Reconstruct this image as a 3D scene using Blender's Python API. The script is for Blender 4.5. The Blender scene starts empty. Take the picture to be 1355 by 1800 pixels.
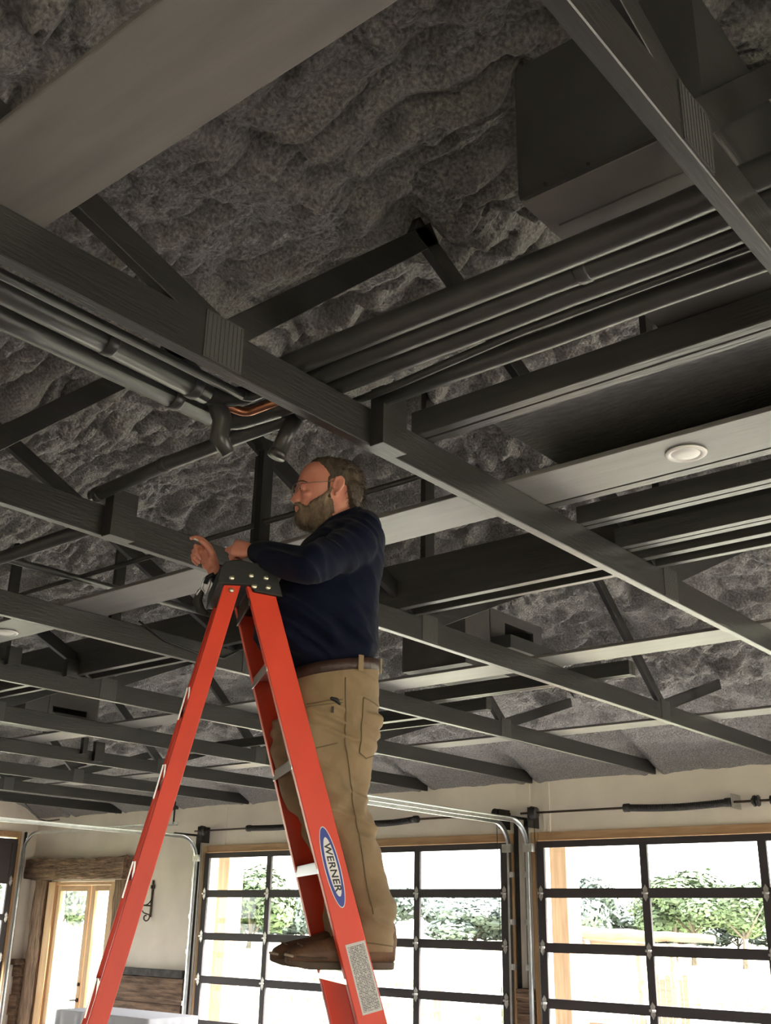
import bpy, bmesh, math, random
import numpy as np
from mathutils import Vector, Matrix, noise as mnoise

random.seed(7); np.random.seed(7)
S = bpy.context.scene
COL = S.collection
ZO = 0.27            # heights below are written from a datum 0.27 m above the floor

# ------------------------------------------------------------------ camera
YAW, PITCH, ROLL, FPX = 0.694466, 0.366263, 0.0187883, 1876.87
cam_d = bpy.data.cameras.new('camera'); cam = bpy.data.objects.new('camera', cam_d); COL.objects.link(cam)
_cy, _sy, _cp, _sp = math.cos(YAW), math.sin(YAW), math.cos(PITCH), math.sin(PITCH)
_f = Vector((-_sy*_cp, _cy*_cp, _sp)); _r = Vector((_cy, _sy, 0)); _u = _r.cross(_f)
_r2 = _r*math.cos(ROLL) + _u*math.sin(ROLL); _u2 = -_r*math.sin(ROLL) + _u*math.cos(ROLL)
cam.matrix_world = Matrix(((_r2.x, _u2.x, -_f.x, 0), (_r2.y, _u2.y, -_f.y, 0), (_r2.z, _u2.z, -_f.z, 1.6+ZO), (0, 0, 0, 1)))
cam_d.sensor_fit = 'VERTICAL'; cam_d.sensor_height = 24.0; cam_d.lens = FPX/1800*24.0
cam_d.clip_start = 0.05; cam_d.clip_end = 600
S.camera = cam

# ------------------------------------------------------------------ world, sun, exposure
w = bpy.data.worlds.new('sky'); S.world = w; w.use_nodes = True
wn = w.node_tree.nodes; wn.clear()
wo = wn.new('ShaderNodeOutputWorld'); wb = wn.new('ShaderNodeBackground')
wb.inputs['Color'].default_value = (0.985, 0.955, 1.0, 1); wb.inputs['Strength'].default_value = 6.5
w.node_tree.links.new(wb.outputs[0], wo.inputs[0])
sun_d = bpy.data.lights.new('sun', 'SUN'); sun_d.energy = 42.0; sun_d.angle = math.radians(6); sun_d.color = (1, 0.925, 0.87)
sun = bpy.data.objects.new('sun', sun_d); COL.objects.link(sun)
sun.rotation_euler = Vector((0.85, 0.26, 0.72)).to_track_quat('Z', 'Y').to_euler()
S.view_settings.view_transform = 'Standard'; S.view_settings.look = 'None'
S.view_settings.exposure = 0.37; S.view_settings.gamma = 1.0; S.view_settings.use_curve_mapping = False
try:
    S.cycles.max_bounces = 10; S.cycles.diffuse_bounces = 6; S.cycles.transparent_max_bounces = 16
    S.cycles.caustics_reflective = False; S.cycles.caustics_refractive = False
except Exception: pass

def portal(name, loc, size, direction):
    d = bpy.data.lights.new(name, 'AREA'); d.shape = 'RECTANGLE'; d.size, d.size_y = size
    d.cycles.is_portal = True
    o = bpy.data.objects.new(name, d); COL.objects.link(o)
    z = -Vector(direction); y = Vector((0, 0, 1)); x = y.cross(z)
    o.matrix_world = Matrix(((x.x, y.x, z.x, loc[0]), (x.y, y.y, z.y, loc[1]), (x.z, y.z, z.z, loc[2]+ZO), (0, 0, 0, 1)))

# ------------------------------------------------------------------ materials
M = {}
def mat(name, col, rough=0.6, metal=0.0, spec=0.5, var=0.0, vscale=6.0, bump=0.0, bscale=40.0, stretch=None, col2=None, detail=4, coat=0.0, sheen=0.0, bdist=0.02):
    m = bpy.data.materials.new(name); m.use_nodes = True
    nt = m.node_tree; n = nt.nodes; b = n['Principled BSDF']; L = nt.links.new
    b.inputs['Roughness'].default_value = rough; b.inputs['Metallic'].default_value = metal
    b.inputs['Specular IOR Level'].default_value = spec
    if coat: b.inputs['Coat Weight'].default_value = coat
    if sheen: b.inputs['Sheen Weight'].default_value = sheen
    b.inputs['Base Color'].default_value = (*col, 1)
    tc = n.new('ShaderNodeTexCoord'); mp = n.new('ShaderNodeMapping'); L(tc.outputs['Object'], mp.inputs['Vector'])
    if stretch: mp.inputs['Scale'].default_value = stretch
    if var or col2:
        t = n.new('ShaderNodeTexNoise'); t.inputs['Scale'].default_value = vscale; t.inputs['Detail'].default_value = detail
        L(mp.outputs[0], t.inputs['Vector'])
        r = n.new('ShaderNodeValToRGB'); L(t.outputs[0], r.inputs[0])
        r.color_ramp.elements[0].position = 0.32; r.color_ramp.elements[1].position = 0.68
        c2 = col2 if col2 else tuple(min(1, c*(1+var)) for c in col)
        c1 = col if col2 else tuple(c*(1-var) for c in col)
        r.color_ramp.elements[0].color = (*c1, 1); r.color_ramp.elements[1].color = (*c2, 1)
        L(r.outputs[0], b.inputs['Base Color'])
    if bump:
        t2 = n.new('ShaderNodeTexNoise'); t2.inputs['Scale'].default_value = bscale; t2.inputs['Detail'].default_value = 5
        L(mp.outputs[0], t2.inputs['Vector'])
        bp = n.new('ShaderNodeBump'); bp.inputs['Strength'].default_value = bump; bp.inputs['Distance'].default_value = bdist
        L(t2.outputs[0], bp.inputs['Height']); L(bp.outputs[0], b.inputs['Normal'])
    M[name] = m
    return m
mat('black_paint', (0.027, 0.0265, 0.026), 0.34, var=0.18, vscale=3, bump=0.25, bscale=14, stretch=(9, 0.8, 9), bdist=0.006)
mat('black_paint_x', (0.027, 0.0265, 0.026), 0.34, var=0.18, vscale=3, bump=0.25, bscale=14, stretch=(0.8, 9, 9), bdist=0.006)
mat('board_paint', (0.175, 0.168, 0.166), 0.4, var=0.12, vscale=2.5, bump=0.12, bscale=10, stretch=(0.7, 6, 6), bdist=0.005)
mat('joist_paint', (0.05, 0.049, 0.047), 0.34, var=0.2, vscale=3, bump=0.3, bscale=12, stretch=(0.7, 9, 9), bdist=0.006)
mat('post_black', (0.012, 0.012, 0.012), 0.8)
mat('pipe_wrap', (0.042, 0.042, 0.041), 0.36, var=0.15, vscale=9, bump=0.15, bscale=30, bdist=0.008)
mat('steel_plate', (0.06, 0.06, 0.06), 0.45, metal=0.0, bump=0.4, bscale=60, bdist=0.004)
mat('osb', (0.035, 0.034, 0.032), 0.5, col2=(0.075, 0.072, 0.068), vscale=16, stretch=(1, 2.6, 1), bump=0.4, bscale=22, bdist=0.01)
mat('duct_paint', (0.05, 0.05, 0.05), 0.45, var=0.1, bump=0.08, bscale=12)
mat('duct_lit', (0.20, 0.192, 0.192), 0.5, var=0.08, bump=0.06, bscale=10)  # casing underside grey, with bounced light worked into the colour
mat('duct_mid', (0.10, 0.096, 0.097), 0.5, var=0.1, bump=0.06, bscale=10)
mat('cream_wall', (0.88, 0.80, 0.70), 0.85, var=0.06, vscale=2.2, bump=0.15, bscale=60, bdist=0.004)
mat('pine', (0.50, 0.29, 0.13), 0.55, col2=(0.62, 0.40, 0.20), vscale=4, stretch=(8, 8, 0.7), bump=0.1, bscale=20)
mat('pine_pale', (0.20, 0.135, 0.085), 0.65, col2=(0.29, 0.205, 0.135), vscale=4, stretch=(8, 8, 0.7), bump=0.1, bscale=20)
mat('pine_x', (0.42, 0.24, 0.12), 0.6, col2=(0.56, 0.36, 0.2), vscale=4, stretch=(0.7, 8, 8), bump=0.1, bscale=20)
mat('old_timber', (0.075, 0.042, 0.026), 0.8, col2=(0.30, 0.19, 0.12), vscale=4.5, stretch=(0.6, 5, 5), bump=0.9, bscale=9, detail=8, bdist=0.03)
mat('old_timber_v', (0.085, 0.05, 0.03), 0.8, col2=(0.32, 0.2, 0.12), vscale=4.5, stretch=(5, 5, 0.6), bump=0.9, bscale=9, detail=8, bdist=0.03)
mat('charred', (0.03, 0.028, 0.028), 0.8, col2=(0.1, 0.09, 0.085), vscale=9, bump=0.8, bscale=16)
mat('bronze', (0.04, 0.033, 0.034), 0.6, metal=0.0, var=0.08)
mat('galvanised', (0.62, 0.64, 0.65), 0.32, metal=1.0, var=0.12, vscale=12)
mat('hinge_zinc', (0.55, 0.54, 0.52), 0.4, metal=0.9, var=0.15, vscale=20)
mat('dark_steel', (0.05, 0.047, 0.045), 0.5, metal=0.6, var=0.2, vscale=18)
mat('rust_iron', (0.07, 0.045, 0.03), 0.7, metal=0.4, var=0.3, vscale=25)
mat('spring', (0.035, 0.033, 0.033), 0.55, metal=0.4, bump=0.2, bscale=50)
mat('copper', (0.42, 0.18, 0.10), 0.4, metal=1.0, var=0.25, vscale=18)
mat('fibreglass', (0.72, 0.052, 0.018), 0.42, var=0.06, vscale=7, bump=0.05, bscale=120, bdist=0.002)
mat('aluminium', (0.78, 0.79, 0.77), 0.3, metal=0.85, bump=0.2, bscale=30, stretch=(1, 12, 1), bdist=0.003)
mat('cap_plastic', (0.012, 0.012, 0.012), 0.65, bump=0.2, bscale=160, bdist=0.002)
mat('rivet', (0.62, 0.60, 0.46), 0.32, metal=0.9)
mat('sticker_white', (0.78, 0.77, 0.76), 0.45)
mat('sticker_blue', (0.02, 0.045, 0.30), 0.4, var=0.1, vscale=40)
mat('sticker_black', (0.012, 0.012, 0.012), 0.5)
mat('navy', (0.0045, 0.0065, 0.019), 0.8, spec=0.07, var=0.15, vscale=14, bump=0.25, bscale=260, sheen=0.04, bdist=0.002)
mat('khaki', (0.235, 0.165, 0.092), 0.85, var=0.16, vscale=9, bump=0.3, bscale=300, sheen=0.05, bdist=0.002)
mat('khaki_seam', (0.16, 0.112, 0.062), 0.9, bump=0.3, bscale=300)
mat('belt_leather', (0.035, 0.016, 0.011), 0.5, var=0.2, vscale=20, bump=0.2, bscale=90)
mat('boot_leather', (0.07, 0.034, 0.018), 0.62, col2=(0.16, 0.085, 0.045), vscale=11, bump=0.35, bscale=70, bdist=0.006)
mat('boot_sole', (0.085, 0.06, 0.04), 0.7, var=0.2, vscale=20)
mat('boot_welt', (0.42, 0.36, 0.29), 0.7)
mat('skin', (0.50, 0.175, 0.125), 0.45, col2=(0.60, 0.255, 0.19), vscale=14, bump=0.12, bscale=120, bdist=0.003)
mat('lips', (0.42, 0.15, 0.12), 0.45)
mat('hair', (0.032, 0.022, 0.015), 0.55, col2=(0.10, 0.072, 0.05), vscale=26, stretch=(1, 1, 0.5), bump=0.8, bscale=90, bdist=0.008)
mat('beard', (0.06, 0.038, 0.025), 0.7, col2=(0.24, 0.17, 0.115), vscale=32, stretch=(1, 1, 0.4), bump=0.9, bscale=110, bdist=0.008)
mat('eye_white', (0.7, 0.66, 0.62), 0.3)
mat('eye_dark', (0.03, 0.02, 0.015), 0.2)
mat('wire', (0.25, 0.2, 0.16), 0.3, metal=0.9)
mat('cloth_white', (0.74, 0.75, 0.80), 0.85, bump=0.1, bscale=80)
mat('lamp_white', (0.86, 0.84, 0.84), 0.45)
mat('floor_concrete', (0.52, 0.495, 0.475), 0.35, var=0.06, vscale=1.4)
mat('shingle', (0.1, 0.1, 0.1), 0.9)
mat('grass', (0.30, 0.32, 0.18), 0.9, col2=(0.46, 0.455, 0.34), vscale=0.35, detail=9)
mat('gravel', (0.62, 0.60, 0.56), 0.9, var=0.1, vscale=3)
mat('tall_grass', (0.30, 0.34, 0.19), 0.9, var=0.3, vscale=1.0)
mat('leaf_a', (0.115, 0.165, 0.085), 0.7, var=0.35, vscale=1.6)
mat('leaf_hazy', (0.17, 0.215, 0.19), 0.7, var=0.3, vscale=0.5)  # paler, bluer leaves: distance haze is mixed into the colour
mat('bark', (0.16, 0.13, 0.11), 0.9, var=0.3, vscale=8)
mat('log_wood', (0.27, 0.20, 0.155), 0.8, var=0.2, vscale=5, stretch=(0.6, 4, 4), bump=0.4, bscale=14)
mat('pale_wood', (0.66, 0.6, 0.53), 0.75, var=0.12, vscale=6)
mat('red_wood', (0.5, 0.2, 0.13), 0.75, var=0.2, vscale=9)

def foam_material():
    m = bpy.data.materials.new('spray_foam'); m.use_nodes = True; nt = m.node_tree; n = nt.nodes; L = nt.links.new
    b = n['Principled BSDF']; b.inputs['Roughness'].default_value = 0.62; b.inputs['Specular IOR Level'].default_value = 0.45
    tc = n.new('ShaderNodeTexCoord')
    v = n.new('ShaderNodeTexNoise'); v.inputs['Scale'].default_value = 70; v.inputs['Detail'].default_value = 5; L(tc.outputs['Object'], v.inputs[0])
    r = n.new('ShaderNodeValToRGB'); L(v.outputs[0], r.inputs[0])
    r.color_ramp.elements[0].color = (0.20, 0.193, 0.193, 1); r.color_ramp.elements[1].color = (0.40, 0.387, 0.385, 1)
    r.color_ramp.elements[0].position = 0.36; r.color_ramp.elements[1].position = 0.66
    L(r.outputs[0], b.inputs['Base Color'])
    n1 = n.new('ShaderNodeTexNoise'); n1.inputs['Scale'].default_value = 38; n1.inputs['Detail'].default_value = 6; n1.inputs['Roughness'].default_value = 0.62
    n2 = n.new('ShaderNodeTexVoronoi'); n2.inputs['Scale'].default_value = 55; n2.feature = 'SMOOTH_F1'
    L(tc.outputs['Object'], n1.inputs[0]); L(tc.outputs['Object'], n2.inputs[0])
    ad = n.new('ShaderNodeMath'); ad.operation = 'MULTIPLY_ADD'; ad.inputs[1].default_value = -0.45
    L(n2.outputs['Distance'], ad.inputs[0]); L(n1.outputs[0], ad.inputs[2])
    bp = n.new('ShaderNodeBump'); bp.inputs['Strength'].default_value = 1.0; bp.inputs['Distance'].default_value = 0.032
    L(ad.outputs[0], bp.inputs['Height']); L(bp.outputs[0], b.inputs['Normal'])
    M['spray_foam'] = m
foam_material()

def glass_material():
    m = bpy.data.materials.new('window_glass'); m.use_nodes = True; nt = m.node_tree; n = nt.nodes; L = nt.links.new
    n.remove(n['Principled BSDF']); out = n['Material Output']
    t = n.new('ShaderNodeBsdfTransparent'); t.inputs[0].default_value = (0.95, 0.97, 0.96, 1)
    g = n.new('ShaderNodeBsdfGlossy'); g.inputs['Roughness'].default_value = 0.02
    lw = n.new('ShaderNodeLayerWeight'); lw.inputs['Blend'].default_value = 0.5
    pw = n.new('ShaderNodeMath'); pw.operation = 'POWER'; pw.inputs[1].default_value = 5.0; L(lw.outputs['Facing'], pw.inputs[0])
    fr = n.new('ShaderNodeMath'); fr.operation = 'MULTIPLY_ADD'; fr.inputs[1].default_value = 0.5; fr.inputs[2].default_value = 0.03; L(pw.outputs[0], fr.inputs[0])
    mx = n.new('ShaderNodeMixShader'); L(fr.outputs[0], mx.inputs[0]); L(t.outputs[0], mx.inputs[1]); L(g.outputs[0], mx.inputs[2]); L(mx.outputs[0], out.inputs[0])
    M['window_glass'] = m
glass_material()

def label_print_material():
    m = bpy.data.materials.new('label_print'); m.use_nodes = True; nt = m.node_tree; n = nt.nodes; L = nt.links.new
    b = n['Principled BSDF']; b.inputs['Roughness'].default_value = 0.5
    tc = n.new('ShaderNodeTexCoord'); sp = n.new('ShaderNodeSeparateXYZ'); L(tc.outputs['UV'], sp.inputs[0])
    wv = n.new('ShaderNodeMath'); wv.operation = 'MULTIPLY'; wv.inputs[1].default_value = 46; L(sp.outputs['Y'], wv.inputs[0])
    fr = n.new('ShaderNodeMath'); fr.operation = 'FRACT'; L(wv.outputs[0], fr.inputs[0])
    ln = n.new('ShaderNodeMath'); ln.operation = 'GREATER_THAN'; ln.inputs[1].default_value = 0.45; L(fr.outputs[0], ln.inputs[0])
    fl = n.new('ShaderNodeMath'); fl.operation = 'FLOOR'; L(wv.outputs[0], fl.inputs[0])
    cb = n.new('ShaderNodeCombineXYZ'); L(sp.outputs['X'], cb.inputs[0]); L(fl.outputs[0], cb.inputs[1])
    mp = n.new('ShaderNodeMapping'); mp.inputs['Scale'].default_value = (28, 7.3, 1); L(cb.outputs[0], mp.inputs[0])
    nz = n.new('ShaderNodeTexNoise'); nz.inputs['Scale'].default_value = 1.0; nz.inputs['Detail'].default_value = 1; L(mp.outputs[0], nz.inputs[0])
    gt = n.new('ShaderNodeMath'); gt.operation = 'GREATER_THAN'; gt.inputs[1].default_value = 0.43; L(nz.outputs[0], gt.inputs[0])
    m1 = n.new('ShaderNodeMath'); m1.operation = 'MULTIPLY'; L(ln.outputs[0], m1.inputs[0]); L(gt.outputs[0], m1.inputs[1])
    ex = n.new('ShaderNodeMath'); ex.operation = 'COMPARE'; ex.inputs[1].default_value = 0.5; ex.inputs[2].default_value = 0.42; L(sp.outputs['X'], ex.inputs[0])
    ey = n.new('ShaderNodeMath'); ey.operation = 'COMPARE'; ey.inputs[1].default_value = 0.5; ey.inputs[2].default_value = 0.465; L(sp.outputs['Y'], ey.inputs[0])
    m2 = n.new('ShaderNodeMath'); m2.operation = 'MULTIPLY'; L(m1.outputs[0], m2.inputs[0]); L(ex.outputs[0], m2.inputs[1])
    m3 = n.new('ShaderNodeMath'); m3.operation = 'MULTIPLY'; L(m2.outputs[0], m3.inputs[0]); L(ey.outputs[0], m3.inputs[1])
    mx = n.new('ShaderNodeMix'); mx.data_type = 'RGBA'; L(m3.outputs[0], mx.inputs[0])
    mx.inputs[6].default_value = (0.62, 0.60, 0.58, 1); mx.inputs[7].default_value = (0.09, 0.085, 0.085, 1)
    L(mx.outputs[2], b.inputs['Base Color'])
    M['label_print'] = m
label_print_material()

# ------------------------------------------------------------------ mesh helpers
def V(p): return Vector((float(p[0]), float(p[1]), float(p[2])))
class MB:
    """collects closed shapes; build() links them as one mesh object"""
    def __init__(s): s.v = []; s.f = []; s.sm = []
    def add(s, vs, fs, smooth=False):
        o = len(s.v); s.v += [tuple(map(float, p)) for p in vs]; s.f += [tuple(i+o for i in f) for f in fs]; s.sm += [smooth]*len(fs); return s
    def box(s, a, b):
        x0, y0, z0 = [min(a[i], b[i]) for i in range(3)]; x1, y1, z1 = [max(a[i], b[i]) for i in range(3)]
        return s.add([(x0,y0,z0),(x1,y0,z0),(x1,y1,z0),(x0,y1,z0),(x0,y0,z1),(x1,y0,z1),(x1,y1,z1),(x0,y1,z1)],
                     [(0,3,2,1),(4,5,6,7),(0,1,5,4),(1,2,6,5),(2,3,7,6),(3,0,4,7)])
    def bar(s, p, q, wa, wb, up=(0,0,1)):
        p, q = V(p), V(q); d = (q-p).normalized(); a = d.cross(V(up))
        if a.length < 1e-4: a = d.cross(Vector((1,0,0)))
        a.normalize(); b = a.cross(d).normalized(); a *= wa/2; b *= wb/2
        vs = [p-a-b, p+a-b, p+a+b, p-a+b, q-a-b, q+a-b, q+a+b, q-a+b]
        return s.add(vs, [(0,1,2,3),(7,6,5,4),(0,4,5,1),(1,5,6,2),(2,6,7,3),(3,7,4,0)])
    def loft(s, rings, cap=True, smooth=True):
        n = len(rings[0]); vs = [p for r in rings for p in r]; fs = []
        for i in range(len(rings)-1):
            for j in range(n):
                k = (j+1) % n; fs.append((i*n+j, i*n+k, (i+1)*n+k, (i+1)*n+j))
        if cap: fs.append(tuple(range(n-1, -1, -1))); fs.append(tuple((len(rings)-1)*n+j for j in range(n)))
        return s.add(vs, fs, smooth)
    def tube(s, pts, r, n=12, cap=True, round_end=False, smooth=True):
        pts = [V(p) for p in pts]; rs = list(r) if isinstance(r, (list, tuple)) else [r]*len(pts)
        if round_end:
            d0 = (pts[0]-pts[1]).normalized(); d1 = (pts[-1]-pts[-2]).normalized()
            p0, r0, p1, r1 = pts[0], rs[0], pts[-1], rs[-1]
            pre = [(p0+d0*r0*math.sin(a), r0*math.cos(a)) for a in (1.35, 0.9, 0.45)]
            post = [(p1+d1*r1*math.sin(a), r1*math.cos(a)) for a in (0.45, 0.9, 1.35)]
            pts = [a for a, _ in pre]+pts+[a for a, _ in post]; rs = [b for _, b in pre]+rs+[b for _, b in post]
        rings = []; prev = None
        for i, p in enumerate(pts):
            t = (pts[min(i+1, len(pts)-1)]-pts[max(i-1, 0)]).normalized()
            if prev is None:
                a = t.cross(Vector((0,0,1)))
                if a.length < 1e-3: a = t.cross(Vector((1,0,0)))
            else: a = prev - t*prev.dot(t)
            a.normalize(); prev = a; b = t.cross(a)
            rings.append([p+(a*math.cos(2*math.pi*j/n)+b*math.sin(2*math.pi*j/n))*rs[i] for j in range(n)])
        return s.loft(rings, cap, smooth)
    def ball(s, c, r, n=12, m=8):
        c = V(c); r = r if isinstance(r, (list, tuple)) else (r, r, r)
        rings = []
        for i in range(m+1):
            a = math.pi*(i+0.04*(i==0)-0.04*(i==m))/m
            rings.append([(c.x+r[0]*math.sin(a)*math.cos(2*math.pi*j/n), c.y+r[1]*math.sin(a)*math.sin(2*math.pi*j/n), c.z-r[2]*math.cos(a)) for j in range(n)])
        return s.loft(rings)
    def prism(s, poly, d):
        n = len(poly); d = V(d); a = [V(p) for p in poly]
        return s.add(a+[p+d for p in a], [tuple(range(n-1,-1,-1)), tuple(range(n, 2*n))]+[(i, (i+1)%n, n+(i+1)%n, n+i) for i in range(n)])
    def mesh(s, name, origin=(0,0,0)):
        me = bpy.data.meshes.new(name); o = V(origin)
        me.from_pydata([(x-o.x, y-o.y, z-o.z) for x, y, z in s.v], [], s.f)
        me.polygons.foreach_set('use_smooth', s.sm)
        bm = bmesh.new(); bm.from_mesh(me); bmesh.ops.recalc_face_normals(bm, faces=bm.faces); bm.to_mesh(me); bm.free()
        me.update(); return me
    def build(s, name, material, parent=None, bevel=0.0, label=None, seg=2):
        o0 = root_of(parent)['_o'] if parent is not None else base_of(s.v)
        me = s.mesh(name, o0); me.materials.append(M[material])
        o = bpy.data.objects.new(name, me); COL.objects.link(o)
        if parent is not None: o.parent = parent
        else: o.location = (o0[0], o0[1], o0[2]+ZO); o['_o'] = o0
        if bevel:
            bv = o.modifiers.new('bevel', 'BEVEL'); bv.width = bevel; bv.segments = seg; bv.limit_method = 'ANGLE'; bv.angle_limit = math.radians(40)
        if label: o['label'] = label
        return o
def base_of(vs):
    a = np.array(vs); return [float((a[:,0].min()+a[:,0].max())/2), float((a[:,1].min()+a[:,1].max())/2), float(a[:,2].min())]
def root_of(o):
    while o.parent is not None: o = o.parent
    return o
def tag(o, label, cat=None, group=None, kind=None):
    o['label'] = label
    if cat: o['category'] = cat
    if group: o['group'] = group
    if kind: o['kind'] = kind
    return o
def thing(name, label, cat, loc, group=None):
    o = bpy.data.objects.new(name, None); COL.objects.link(o); o.empty_display_size = 0.1
    o.location = (loc[0], loc[1], loc[2]+ZO); o['_o'] = [float(c) for c in loc]
    tag(o, label, cat, group); return o
def share(name, mesh, parent, loc, rot=None):
    """another child that shares mesh data; loc is in datum coordinates"""
    o = bpy.data.objects.new(name, mesh); COL.objects.link(o)
    o0 = root_of(parent)['_o']; o.parent = parent; o.location = (loc[0]-o0[0], loc[1]-o0[1], loc[2]-o0[2])
    if rot: o.rotation_euler = rot
    return o
def struct(o, label=None):
    o['kind'] = 'structure'
    if label: o['label'] = label
    return o
def arc(c, r, a0, a1, n, ax, ay):
    c, ax, ay = V(c), V(ax), V(ay)
    return [c+ax*r*math.cos(a0+(a1-a0)*i/n)+ay*r*math.sin(a0+(a1-a0)*i/n) for i in range(n+1)]

# ------------------------------------------------------------------ the shell
YW = 10.86; YB = -1.16; XL = -16.62; XR = 7.0; FLOOR = -ZO; ZCH = 3.124; CHH = 0.137; CHT = 0.042
ZT = ZCH+CHH                                     # top of the bottom chords
RIDGE = 4.85
def roofz(y): return 3.2+0.25*min(10.82-y, y+1.12)
XT = [1.524*v for v in (-.475, -1.455, -2.45, -3.44, -4.455, -5.455, -6.5, -7.55, -8.55, -9.45)]

def wall_x(name, y0, y1, xa, xb, top, openings, material='cream_wall'):
    """wall along X with rectangular openings (x0, x1, z0, z1)"""
    mb = MB(); xs = sorted(openings); cur = xa
    for (x0, x1, z0, z1) in xs:
        mb.box((cur, y0, FLOOR), (x0, y1, top))
        if z0 > FLOOR: mb.box((x0, y0, FLOOR), (x1, y1, z0))
        mb.box((x0, y0, z1), (x1, y1, top)); cur = x1
    mb.box((cur, y0, FLOOR), (xb, y1, top))
    return struct(mb.build(name, material))
D2 = (-12.24, -7.10); D3 = (-6.68, -1.55); DZ = 2.47
FD = (-16.02, -14.22, 2.12)
wf = wall_x('wall_front', YW, YW+0.2, XL-0.2, XR+0.2, 3.5, [(FD[0], FD[1], FLOOR, FD[2]), (D2[0], D2[1], FLOOR, DZ), (D3[0], D3[1], FLOOR, DZ), (-0.9, 4.2, FLOOR, DZ)])
wf['label'] = 'cream wall holding the glass garage doors and the French door'
wb_ = wall_x('wall_back', YB-0.2, YB, XL-0.2, XR+0.2, 3.5, [(2.0, 6.5, FLOOR, 2.6)])  # unseen opening added to let fill daylight into the hall
wb_['label'] = 'cream back wall behind the photographer'
def wall_y(name, x0, x1, openings):
    mb = MB(); cur = YB
    for (y0, y1, z0, z1) in sorted(openings):
        mb.box((x0, cur, FLOOR), (x1, y0, 3.2)); mb.box((x0, y0, z1), (x1, y1, 3.2)); cur = y1
    mb.box((x0, cur, FLOOR), (x1, YW, 3.2))
    mb.prism([(x0, YB, 3.2), (x0, YW, 3.2), (x0, YW, 3.33), (x0, RIDGE, 4.9), (x0, YB, 3.33)], (x1-x0, 0, 0))
    return struct(mb.build(name, 'cream_wall'))
D1 = (5.35, 10.46, 2.80)
wl_ = wall_y('wall_left', XL-0.2, XL, [(D1[0], D1[1], FLOOR, D1[2])]); wl_['label'] = 'cream far wall at the end of the hall beside the French door'
wr_ = wall_y('wall_right', XR, XR+0.2, [(5.4, 9.8, FLOOR, 2.7)]); wr_['label'] = 'cream end wall behind the photographer'  # opening out of view, added and sized for side daylight
fl = struct(MB().box((XL-0.2, YB-0.2, FLOOR-0.12), (XR+0.2, YW+0.2, FLOOR)).build('floor', 'floor_concrete')); fl['label'] = 'pale smooth concrete floor of the hall'
portal('portal_a', ((D2[0]+D2[1])/2, YW+0.22, 1.1), (5.1, 2.7), (0, -1, 0))
portal('portal_b', ((D3[0]+D3[1])/2, YW+0.22, 1.1), (5.1, 2.7), (0, -1, 0))
portal('portal_c', (1.65, YW+0.22, 1.1), (5.1, 2.7), (0, -1, 0))
portal('portal_d', (-15.12, YW+0.22, 0.92), (1.8, 2.4), (0, -1, 0))
portal('portal_h', (4.25, YB-0.22, 1.16), (4.5, 2.9), (0, 1, 0))
portal('portal_i', (XL-0.22, 7.9, 1.26), (5.1, 3.1), (1, 0, 0))
portal('portal_k', (XR+0.22, 7.6, 1.2), (4.4, 3.0), (-1, 0, 0))

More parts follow.
